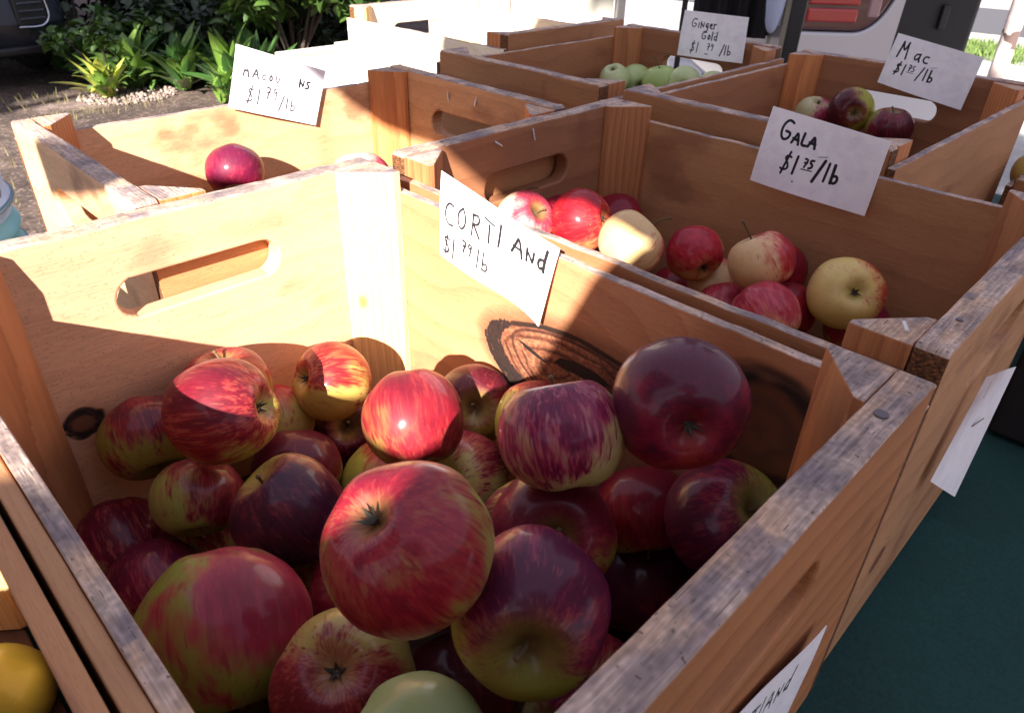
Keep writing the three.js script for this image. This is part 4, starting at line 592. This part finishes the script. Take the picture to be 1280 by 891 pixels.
// leafy crowns: many small leaves in clumps
const LS = leafGeo(0.1, 0.026, 0.35, 0.25, 4);
function foliage(label, n, clumps, mat, seed, scale, parent) {
  const im = new THREE.InstancedMesh(LS, mat, n), r = rand(seed), m = new THREE.Matrix4(), q = new THREE.Quaternion(), e = new THREE.Euler(), c = new THREE.Color();
  for (let i = 0; i < n; i++) {
    const [cx, cy, cz, R, hv] = clumps[Math.floor(r() * clumps.length)], a = r() * 6.28, b = Math.acos(2 * r() - 1), d = R * Math.pow(r(), 0.45);
    e.set((r() - 0.5) * 1.6, r() * 6.28, (r() - 0.6) * 1.5, 'YZX'); const k = scale * (0.6 + 0.8 * r());
    m.compose(V(cx + d * Math.sin(b) * Math.cos(a), cy + d * Math.cos(b) * (hv ?? 0.8), cz + d * Math.sin(b) * Math.sin(a)), q.setFromEuler(e), V(k, k, k)); im.setMatrixAt(i, m); const t = 0.55 + 0.8 * r(); im.setColorAt(i, c.setRGB(t * (0.9 + 0.2 * r()), t, t * 0.85));
  }
  im.name = label; im.castShadow = im.receiveShadow = true; im.userData.kind = 'stuff'; parent.add(im); return im;
}
const bark = std({ color: lin(0.06, 0.045, 0.035), roughness: 0.95 });
function limb(p, q, r0, r1) { const a = V(...p), b = V(...q), d = b.clone().sub(a), g = new THREE.CylinderGeometry(r1, r0, d.length(), 9, 3); g.translate(0, d.length() / 2, 0); const P = g.attributes.position; for (let i = 0; i < P.count; i++) { const y = P.getY(i), w = 0.2 * r0 * noise(y * 3, P.getX(i) * 20 + 5); P.setXYZ(i, P.getX(i) + w, y, P.getZ(i) + w); } g.applyQuaternion(new THREE.Quaternion().setFromUnitVectors(V(0, 1, 0), d.normalize())); g.translate(a.x, a.y, a.z); g.computeVertexNormals(); return g; }
function shrub(label, x, z, h, R, n, mat, seed, { scale = 1, name = 'shrub', category = 'shrub', low = 0.3, count = 9 } = {}) {
  const t = thing(name, label, category, [x, GROUND, z]), r = rand(seed), cl = [], br = [];
  for (let i = 0; i < count; i++) { const a = r() * 6.28, d = R * Math.sqrt(r()), y = h * (low + (0.95 - low) * r()); cl.push([d * Math.cos(a), y, d * Math.sin(a), R * (0.3 + 0.3 * r())]); br.push(limb([0.1 * (r() - 0.5), 0, 0.1 * (r() - 0.5)], [d * Math.cos(a) * 0.8, y, d * Math.sin(a) * 0.8], 0.018 + h * 0.006, 0.004)); }
  mesh('trunk', mergeGeometries(br), bark, t); foliage('crown', n, cl, mat, seed + 1, scale, t);
}
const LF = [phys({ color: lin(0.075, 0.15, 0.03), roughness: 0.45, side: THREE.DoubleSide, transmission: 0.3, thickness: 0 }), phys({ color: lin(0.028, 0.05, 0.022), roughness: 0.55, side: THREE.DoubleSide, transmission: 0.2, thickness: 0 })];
shrub('glossy leaved bush with sunlit tips behind the Macouns card', 2.75, -5.0, 1.05, 0.55, 3000, LF[0], 21, { scale: 1.15, low: 0.45 });
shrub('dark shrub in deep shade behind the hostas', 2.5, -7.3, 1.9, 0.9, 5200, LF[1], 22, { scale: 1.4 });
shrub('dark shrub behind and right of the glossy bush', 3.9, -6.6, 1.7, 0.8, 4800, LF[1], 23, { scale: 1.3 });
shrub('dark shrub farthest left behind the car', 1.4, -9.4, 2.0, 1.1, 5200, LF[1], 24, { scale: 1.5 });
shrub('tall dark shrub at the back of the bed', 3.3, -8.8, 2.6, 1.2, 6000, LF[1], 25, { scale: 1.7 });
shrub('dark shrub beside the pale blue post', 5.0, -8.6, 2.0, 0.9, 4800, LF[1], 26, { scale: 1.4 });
shrub('low dark shrub between the bed and the blue post', 4.3, -7.6, 0.9, 0.6, 2800, LF[1], 27, { scale: 1.2, low: 0.1 });
shrub('small leafy weed growing between the two front hostas', 1.52, -5.55, 0.4, 0.3, 700, LF[0], 36, { scale: 0.8, low: 0.2, count: 8, name: 'leafy_weed', category: 'plant' });
shrub('leafy bush filling the bed behind the bright hosta', 1.85, -5.8, 0.42, 0.36, 1000, LF[0], 37, { scale: 0.9, low: 0.2, count: 10 });
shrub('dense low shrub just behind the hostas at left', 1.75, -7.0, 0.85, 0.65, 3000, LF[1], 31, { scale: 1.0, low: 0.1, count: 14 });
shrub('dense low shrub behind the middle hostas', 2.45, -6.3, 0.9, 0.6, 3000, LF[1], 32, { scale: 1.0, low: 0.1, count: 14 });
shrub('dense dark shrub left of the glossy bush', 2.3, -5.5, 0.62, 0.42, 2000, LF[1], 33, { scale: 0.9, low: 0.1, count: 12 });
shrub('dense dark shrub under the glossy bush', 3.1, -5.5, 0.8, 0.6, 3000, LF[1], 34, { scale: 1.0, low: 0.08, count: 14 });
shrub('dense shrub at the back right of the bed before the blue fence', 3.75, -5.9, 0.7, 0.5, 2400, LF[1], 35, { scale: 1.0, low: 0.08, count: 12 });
// unseen trees placed to shade the bed and vehicle; crown gaps pass sun patches
function tree(label, x, z, h, R, n, seed, s, flat, gaps = []) {
  const t = thing('unseen_shade_tree', label, 'tree', [x, GROUND, z]), r = rand(seed), cl = [], g = [limb([0, 0, 0], [0.1, h * 0.45, 0.05], 0.17, 0.12), limb([0.1, h * 0.45, 0.05], [0, h * 0.9, 0], 0.12, 0.03)];
  for (let i = 0; i < 90; i++) { const a = r() * 6.28, b = Math.acos(2 * r() - 1), d = R * Math.pow(r(), 0.4), p = [d * Math.sin(b) * Math.cos(a), h + d * Math.cos(b) * flat, d * Math.sin(b) * Math.sin(a)], w = V(x + p[0], GROUND + p[1], z + p[2]), sa = w.x * 0.551 + w.z * 0.835, sb = 0.891 * w.y + 0.4535 * (0.835 * w.x - 0.551 * w.z); if (gaps.some(([ga, gb, gr]) => Math.hypot(sa - ga, sb - gb) < gr + R * 0.2)) continue; cl.push([...p, R * (0.2 + 0.12 * r())]); if (i % 3 === 0) g.push(limb([0.08, h * 0.5, 0.04], p, 0.05, 0.008)); }
  mesh('trunk', mergeGeometries(g), bark, t); foliage('crown', n, cl, LF[0], seed + 1, s, t);
}
tree('unseen broad leafy tree left of the stall, placed to shade the planting bed', -5.1, -2.3, 4.5, 2.6, 24000, 41, 2.5, 0.7, [[-3.6, 0.98, 0.34], [-2.3, 1.55, 0.3]]);
tree('unseen leafy tree behind the camera at right, placed to shade the silver vehicle', -4.35, 4.4, 5.65, 1.25, 8000, 43, 2.0, 0.6);
// pale trunk in the sun at the right edge
{
  const tex = paint(128, 512, (u, v) => { const n = fbm(u * 5, v * 22, 3); let c = mix3([222, 206, 198], [170, 146, 140], clamp(0.4 + n)); if (fbm(u * 3 + 8, v * 40, 6, 3) > 0.22) c = [92, 74, 70]; return c; });
  const t = thing('pale_trunk_tree', 'pale trunk of a young tree in full sun at the right edge', 'tree', [5.47, GROUND, -0.68]);
  mesh('trunk', limb([0, 0, 0], [0.06, 2.6, -0.05], 0.055, 0.04), std({ map: tex, roughness: 0.9 }), t);
  const cl = []; const r = rand(3); for (let i = 0; i < 12; i++) cl.push([r() * 1.4 - 0.7, 3 + r() * 1.1, r() * 1.4 - 0.7, 0.4]);
  foliage('crown', 1200, cl, LF[0], 55, 1.6, t);
}

// ---------------------------------------------------------------- vehicles and the far side
M.carPaint = phys({ color: lin(0.035, 0.04, 0.06), roughness: 0.35, metalness: 0.4, clearcoat: 1, clearcoatRoughness: 0.08 });
M.blackPlastic = std({ color: lin(0.012, 0.012, 0.014), roughness: 0.45 }); M.rubber = std({ color: lin(0.012, 0.012, 0.012), roughness: 0.9 });
M.chrome = std({ color: lin(0.55, 0.58, 0.65), metalness: 1, roughness: 0.15 });
{ // dark car, its front corner looking out at the top left
  const t = thing('dark_car', 'dark blue grey car whose front bumper fills the top left corner', 'car', [0.42, GROUND, -6.75], 0.16);
  const ex = (pts, d, bv) => { const g = new THREE.ExtrudeGeometry(new THREE.Shape(pts.map(([x, y]) => new THREE.Vector2(x, y))), { depth: d - 2 * bv, bevelEnabled: true, bevelThickness: bv, bevelSize: bv, bevelOffset: -bv, bevelSegments: 5 }); return g; };
  // side profile in (z forward, y): nose at z = +1
  const b = ex([[-3.3, 0.32], [-3.3, 0.95], [-2.9, 1.05], [-1.0, 1.08], [0.4, 0.98], [0.86, 0.84], [0.98, 0.62], [1.0, 0.42], [0.93, 0.26], [0.6, 0.22], [-3.2, 0.24]], 1.8, 0.16); b.rotateY(-R90); b.translate(0.9 - 0.16, 0, 0); mesh('car_body', b, M.carPaint, t);
  const cab = ex([[-3.0, 1.0], [-2.6, 1.5], [-1.2, 1.55], [-0.3, 1.02]], 1.6, 0.12); cab.rotateY(-R90); cab.translate(0.8 - 0.12, 0, 0); mesh('cabin', cab, std({ color: lin(0.02, 0.025, 0.03), roughness: 0.1 }), t);
  const lip = new RoundedBoxGeometry(1.66, 0.07, 0.12, 3, 0.03); const lm = mesh('bumper_lip', lip, M.blackPlastic, t); lm.position.set(0, 0.24, 0.93);
  for (const s of [-1, 1]) {
    const f = mesh('fog_recess', new RoundedBoxGeometry(0.22, 0.2, 0.06, 3, 0.02), M.blackPlastic, t); f.position.set(s * 0.62, 0.5, 0.985);
    for (let k = 0; k < 3; k++) { const sl = mesh('slat', new RoundedBoxGeometry(0.17, 0.018, 0.02, 2, 0.006), M.chrome, f); sl.position.set(0, 0.05 - 0.05 * k, 0.028); sl.material = M.carPaint; }
    const tr = mesh('chrome_trim', new THREE.TubeGeometry(new THREE.CatmullRomCurve3([V(-0.11, -0.1, 0.03), V(0.06, -0.095, 0.035), V(0.112, -0.04, 0.03), V(0.112, 0.1, 0.02)]), 20, 0.009, 8), M.chrome, f);
    const h = mesh('headlight', new RoundedBoxGeometry(0.34, 0.14, 0.1, 4, 0.045), phys({ color: lin(0.5, 0.55, 0.62), roughness: 0.08, clearcoat: 1, metalness: 0.6 }), t); h.position.set(s * 0.6, 0.78, 0.9);
    for (const z of [0.35, -2.4]) { const w = mesh('wheel', (() => { const g = new THREE.TorusGeometry(0.24, 0.09, 12, 28); g.rotateY(R90); g.scale(1.1, 1, 1); return g; })(), M.rubber, t); w.position.set(s * 0.8, 0.33, z); const rim = mesh('rim', new THREE.CylinderGeometry(0.19, 0.19, 0.12, 20).rotateZ(R90), M.chrome, w); rim.scale.setScalar(0.95); }
  }
  const gr = mesh('grille', new RoundedBoxGeometry(0.78, 0.2, 0.05, 3, 0.02), M.blackPlastic, t); gr.position.set(-0.05, 0.5, 0.985);
  const bar = mesh('chrome_bar', new RoundedBoxGeometry(0.8, 0.02, 0.03, 2, 0.008), M.chrome, gr); bar.position.set(0, -0.1, 0.02);
}
{ // silver vehicle with a red lamp behind the Mac crate; local x to the right, z towards the stall
  const t = thing('silver_vehicle', 'silver vehicle with a red tail lamp and black rear panel behind the Mac crate', 'vehicle', [2.782, GROUND, -0.659], Math.atan2(-0.72, 0.7));
  const silver = phys({ color: lin(0.5, 0.49, 0.52), metalness: 0.4, roughness: 0.32, clearcoat: 0.8, clearcoatRoughness: 0.1 });
  const Y = 0.837;                                            // height of the lamp's lower edge
  const body = new THREE.Shape(); body.moveTo(-0.25, 0.34); body.lineTo(0.17, 0.34); body.lineTo(0.17, Y + 0.36); body.bezierCurveTo(0.16, Y + 0.12, 0.1, Y + 0.005, 0.0, Y); body.lineTo(-0.25, Y); body.closePath();
  const bg = new THREE.ExtrudeGeometry(body, { depth: 0.2, bevelEnabled: true, bevelThickness: 0.012, bevelSize: 0.012, bevelOffset: -0.012, bevelSegments: 4, curveSegments: 24 }); bg.translate(0, 0, -0.2); mesh('quarter_panel', bg, silver, t);
  const lamp = new THREE.Shape(); lamp.moveTo(-0.25, Y + 0.004); lamp.lineTo(0.0, Y + 0.004); lamp.bezierCurveTo(0.095, Y + 0.01, 0.15, Y + 0.12, 0.158, Y + 0.36); lamp.lineTo(-0.25, Y + 0.36); lamp.closePath();
  const lg = new THREE.ExtrudeGeometry(lamp, { depth: 0.1, bevelEnabled: true, bevelThickness: 0.014, bevelSize: 0.014, bevelOffset: -0.014, bevelSegments: 5, curveSegments: 24 }); lg.translate(0, 0, -0.1);
  const L = mesh('tail_lamp', lg, phys({ color: lin(0.07, 0.004, 0.006), roughness: 0.12, clearcoat: 1 }), t);
  const red = phys({ color: lin(0.4, 0.012, 0.012), roughness: 0.2, clearcoat: 1 });
  for (let k = 0; k < 3; k++) { const s = mesh('lamp_rib', new RoundedBoxGeometry(0.2, 0.05, 0.02, 3, 0.008), red, L); s.position.set(-0.1, Y + 0.06 + k * 0.062, 0.012); }
  const clear = mesh('lamp_lens', new RoundedBoxGeometry(0.05, 0.15, 0.02, 3, 0.01), phys({ color: lin(0.35, 0.2, 0.22), roughness: 0.1, clearcoat: 1 }), L); clear.position.set(0.06, Y + 0.13, 0.012);
  const side = mesh('rear_panel', new RoundedBoxGeometry(0.34, 1.2, 1.6, 5, 0.03), std({ color: lin(0.008, 0.008, 0.01), roughness: 0.55 }), t); side.position.set(0.335, 0.98, -0.83);
  const cab = mesh('body_shell', new RoundedBoxGeometry(0.42, 0.9, 1.5, 5, 0.05), silver, t); cab.position.set(-0.04, 0.85, -0.96);
  const bump = mesh('bumper', new RoundedBoxGeometry(0.78, 0.42, 0.14, 4, 0.04), phys({ color: lin(0.72, 0.72, 0.75), roughness: 0.35, clearcoat: 0.5 }), t); bump.position.set(0.12, 0.5, 0.05);
  const han = mesh('latch', new RoundedBoxGeometry(0.03, 0.09, 0.02, 2, 0.006), M.blackPlastic, t); han.position.set(0.36, Y + 0.06, -0.022);
  for (const [x, z] of [[-0.1, -0.4], [-0.1, -1.4], [0.36, -0.4], [0.36, -1.4]]) { const w = mesh('wheel', new THREE.TorusGeometry(0.22, 0.08, 12, 28).rotateY(R90), M.rubber, t); w.position.set(x, 0.3, z); mesh('rim', new THREE.CylinderGeometry(0.18, 0.18, 0.1, 20).rotateZ(R90), M.chrome, w); }
}
{ // black pole
  const t = thing('black_pole', 'black upright pole at the left edge of the silver vehicle', 'pole', [1.515, GROUND, -0.318], 0.8);
  const p = mesh('shaft', new RoundedBoxGeometry(0.04, 2.7, 0.04, 2, 0.005), M.blackPlastic, t); p.position.y = 1.35; const f = mesh('foot_plate', new RoundedBoxGeometry(0.12, 0.012, 0.12, 2, 0.004), M.blackPlastic, t); f.position.y = 0.006;
}
{ // black cloth hanging in folds, a pale blue cloth beside it
  const folds = (w, h, amp, n, seed) => { const g = new THREE.PlaneGeometry(w, h, 60, 20), P = g.attributes.position; for (let i = 0; i < P.count; i++) { const x = P.getX(i), y = P.getY(i), k = x / w * n * 6.28; P.setZ(i, amp * Math.sin(k + 1.3 * noise(y * 2, seed)) + amp * 0.5 * Math.sin(k * 2.3 + seed)); if (y < -h / 2 + 0.05) P.setY(i, y + 0.02 * noise(x * 12, seed)); } g.computeVertexNormals(); const b = g.clone(); b.translate(0, 0, -0.003); return mergeGeometries([g, b]); };
  const t = thing('black_curtain', 'black cloth hanging in folds left of the black pole', 'curtain', [2.68, GROUND, -1.11], -0.79);
  const c = mesh('cloth_sheet', folds(0.4, 1.6, 0.025, 4, 3), std({ color: lin(0.014, 0.012, 0.014), roughness: 0.9, side: THREE.DoubleSide }), t); c.position.y = 0.765 + 0.8;
  const r = mesh('rail', new THREE.CylinderGeometry(0.014, 0.014, 0.5, 12).rotateZ(R90), M.steel, t); r.position.y = 2.36;
  for (const s of [-1, 1]) { const p = mesh('rail_post', new THREE.CylinderGeometry(0.012, 0.012, 2.36, 10), M.blackPlastic, t); p.position.set(s * 0.235, 1.18, 0); }
  const b = thing('blue_cloth', 'pale blue cloth bunched against the black curtain beside the pole', 'cloth', [2.575, GROUND, -0.9], -0.79);
  const g = new THREE.SphereGeometry(1, 30, 24), P = g.attributes.position; for (let i = 0; i < P.count; i++) { const x = P.getX(i), y = P.getY(i), z = P.getZ(i), k = 1 + 0.16 * noise(x * 2.5 + 3, y * 1.4, z * 2.5), w = 0.038 + 0.01 * -y; P.setXYZ(i, x * k * w, y * 0.2, z * k * w * 0.8); } g.computeVertexNormals();
  mesh('cloth_bundle', g, std({ color: lin(0.42, 0.47, 0.62), roughness: 0.85 }), b).position.y = 1.02; const st = mesh('cord', new THREE.CylinderGeometry(0.004, 0.004, 1.2, 8), M.blackPlastic, b); st.position.y = 1.78;
}
{ // cream board screen
  const t = thing('board_screen', 'cream painted screen of upright boards behind the far crates', 'screen', [1.52, GROUND, -1.2], -0.75), cream = std({ color: lin(0.62, 0.57, 0.5), roughness: 0.8 });
  const xs = [-0.36, -0.22, -0.09, 0.03, 0.15, 0.25]; xs.forEach((x, i) => { if (i === xs.length - 1) return; const w = xs[i + 1] - x - 0.004, b = mesh('board', new RoundedBoxGeometry(w, 1.7, 0.018, 2, 0.003), cream, t); b.position.set(x + w / 2, 0.86, 0.002 * (i % 2)); });
  const e = mesh('edge_post', new RoundedBoxGeometry(0.03, 1.75, 0.04, 2, 0.004), cream, t); e.position.set(0.27, 0.875, 0);
  for (const y of [0.3, 1.5]) { const r = mesh('rail', new RoundedBoxGeometry(0.6, 0.05, 0.02, 2, 0.003), cream, t); r.position.set(-0.05, y, -0.022); }
}
{ // white cartons on the ground behind the sunlit crate
  const white = std({ color: lin(0.75, 0.72, 0.62), roughness: 0.8 }), tape = std({ color: lin(0.55, 0.46, 0.3), roughness: 0.4 });
  const spec = [['pale carton at the bottom of the sunlit stack behind the left crate', 0.0, 0.42, 0.46, 0], ['pale carton on top of the sunlit stack behind the left crate', 0.421, 0.419, 0.44, 0.02]];
  for (const [label, y, h, w, turn] of spec) { const t = thing('carton', label, 'carton', [0.99, GROUND + y, -1.49], turn); const b = mesh('carton_body', new RoundedBoxGeometry(w, h - 0.002, 0.22, 2, 0.004), white, t); b.position.y = h / 2; const s = mesh('tape_strip', new RoundedBoxGeometry(w + 0.002, h + 0.0005, 0.05, 1, 0.001), tape, t); s.position.y = h / 2; const lid = mesh('lid_flap', new RoundedBoxGeometry(w * 0.46, 0.012, 0.2, 2, 0.004), white, t); lid.position.set(w * 0.2, h + 0.003, 0.004); }
}
{ // pale blue ribbed barrel at the left edge
  const t = thing('blue_barrel', 'pale blue and teal ribbed barrel at the left edge beside the sunlit crate', 'barrel', [-0.36, GROUND, -1.4]);
  const pts = [], R = 0.292, H = 1.02; for (let i = 0; i <= 90; i++) { const y = H * i / 90; let r = R; for (const b of [0.12, 0.32, 0.46, 0.54, 0.6, 0.66, 0.82]) r += 0.009 * Math.exp(-Math.pow((y - b) / 0.012, 2)); pts.push(new THREE.Vector2(r, y)); } pts.push(new THREE.Vector2(R - 0.02, H + 0.01), new THREE.Vector2(R - 0.03, H - 0.03), new THREE.Vector2(0.001, H - 0.03));
  const tex = paint(512, 512, (u, v) => { const n = fbm(u * 9, v * 7, 2, 4); let c = v < 0.6 ? [96, 160, 178] : [172, 184, 214]; c = c.map((q) => q * (1 + 0.2 * n)); if (fbm(u * 34, v * 40, 8, 3) > 0.44) c = [92, 92, 104]; return c; });
  mesh('drum', new THREE.LatheGeometry(pts, 64), std({ map: tex, roughness: 0.45, metalness: 0.15 }), t);
  for (const y of [0.54, 0.66]) { const h = mesh('hoop', new THREE.TorusGeometry(R + 0.008, 0.005, 8, 64).rotateX(R90), std({ color: lin(0.12, 0.2, 0.24), roughness: 0.4, metalness: 0.5 }), t); h.position.y = y; }
}
{ // pale blue fence at the back of the bed
  const blue = std({ color: lin(0.34, 0.42, 0.66), roughness: 0.8 }), t = thing('blue_fence', 'pale blue wooden fence end behind the shrubs', 'fence', [4.9, GROUND, -7.0], -0.72);
  for (const x of [-0.95, 0.95]) { const p = mesh('post', new RoundedBoxGeometry(0.09, 1.1, 0.09, 2, 0.008), blue, t); p.position.set(x, 0.55, 0); }
  for (let k = 0; k < 5; k++) { const b = mesh('board', new RoundedBoxGeometry(1.9, 0.13, 0.022, 2, 0.004), blue, t); b.position.set(0, 0.28 + k * 0.165, -0.05); }
  const br = mesh('brace', new THREE.CylinderGeometry(0.015, 0.015, 1.3, 8).rotateZ(1.0), bark, t); br.position.set(0.2, 0.6, 0.02);
}

// ---------------------------------------------------------------- unseen canvas and board, placed to shade parts of the stall
M.canvas = std({ color: lin(0.3, 0.27, 0.22), roughness: 0.95 });
{
  const A0 = V(0.551, 0, 0.835), H0 = V(0.835, 0, -0.551), yOf = (b, k) => (b - k * 0.4535) / 0.891, turn = -0.987;
  const sheet = (pts, k) => { const sh = new THREE.Shape(pts.map(([a, b]) => new THREE.Vector2(a, yOf(b, k) - GROUND))); const g = new THREE.ExtrudeGeometry(sh, { depth: 0.006, bevelEnabled: false }); return g; };
  const k1 = -1.3, p1 = H0.clone().multiplyScalar(k1), t = thing('unseen_awning', 'unseen beige canvas awning behind the camera, cut to shade the right of the stall', 'awning', [p1.x, GROUND, p1.z], turn);  // out of view; its lower edge is cut to the shade line
  mesh('canvas_sheet', sheet([[-0.21, 0.15], [-0.135, 0.105], [-0.05, 0.082], [0.045, 0.03], [0.1, -0.01], [0.2, -0.012], [0.26, -0.045], [0.34, -0.07], [1.25, -0.07], [1.25, 0.95], [0.1, 0.95], [0.06, 0.65], [-0.18, 0.36]], k1), M.canvas, t);
  const y1 = yOf(0.96, k1) - GROUND; const bar = mesh('top_bar', new THREE.CylinderGeometry(0.012, 0.012, 1.75, 12).rotateZ(R90), M.steel, t); bar.position.set(0.42, y1, 0.003);
  for (const x of [0.9, 1.25]) { const p = mesh('pole', new THREE.CylinderGeometry(0.016, 0.016, y1, 12), M.steel, t); p.position.set(x, y1 / 2, -0.025); }
  const hs = thing('unseen_shade_board', 'unseen small board on two cords, placed to shade the end of the left crate', 'board', [p1.x - 0.255 * 0.551, GROUND, p1.z - 0.255 * 0.835], turn), yb = yOf(-0.045, k1) - GROUND;  // out of view, placed to cast a dark patch on the left crate
  mesh('board', new RoundedBoxGeometry(0.16, 0.056, 0.01, 2, 0.003), M.sides[1], hs).position.y = yb;
  for (const x of [-0.06, 0.06]) { const c = mesh('cord', new THREE.CylinderGeometry(0.0012, 0.0012, y1 - yb - 0.03, 6), M.blackPlastic, hs); c.position.set(x, (y1 + yb) / 2 + 0.015, 0.003); }
  const k2 = -1.34, p2 = H0.clone().multiplyScalar(k2), w = thing('unseen_sunshade', 'unseen beige canvas windbreak standing behind the photographer', 'sunshade', [p2.x, GROUND, p2.z], turn);  // out of view; its outline is shaped to shade the near crates
  const gb = (y) => 0.891 * (GROUND + y) + k2 * 0.4535;
  mesh('canvas_sheet', sheet([[-0.06, gb(0.05)], [-0.055, -0.235], [0, -0.216], [0.06, -0.224], [0.12, -0.238], [0.175, -0.2], [0.212, -0.134], [0.232, -0.095], [0.262, -0.06], [0.35, 0.0], [0.85, 0.0], [0.85, gb(0.05)]], k2), M.canvas, w);
  for (const x of [0.06, 0.5, 0.83]) { const h = x < 0.1 ? 1.35 : 1.5, p = mesh('post', new THREE.CylinderGeometry(0.014, 0.014, h, 10), M.steel, w); p.position.set(x, h / 2, -0.02); }
}

renderer.render(scene, camera);
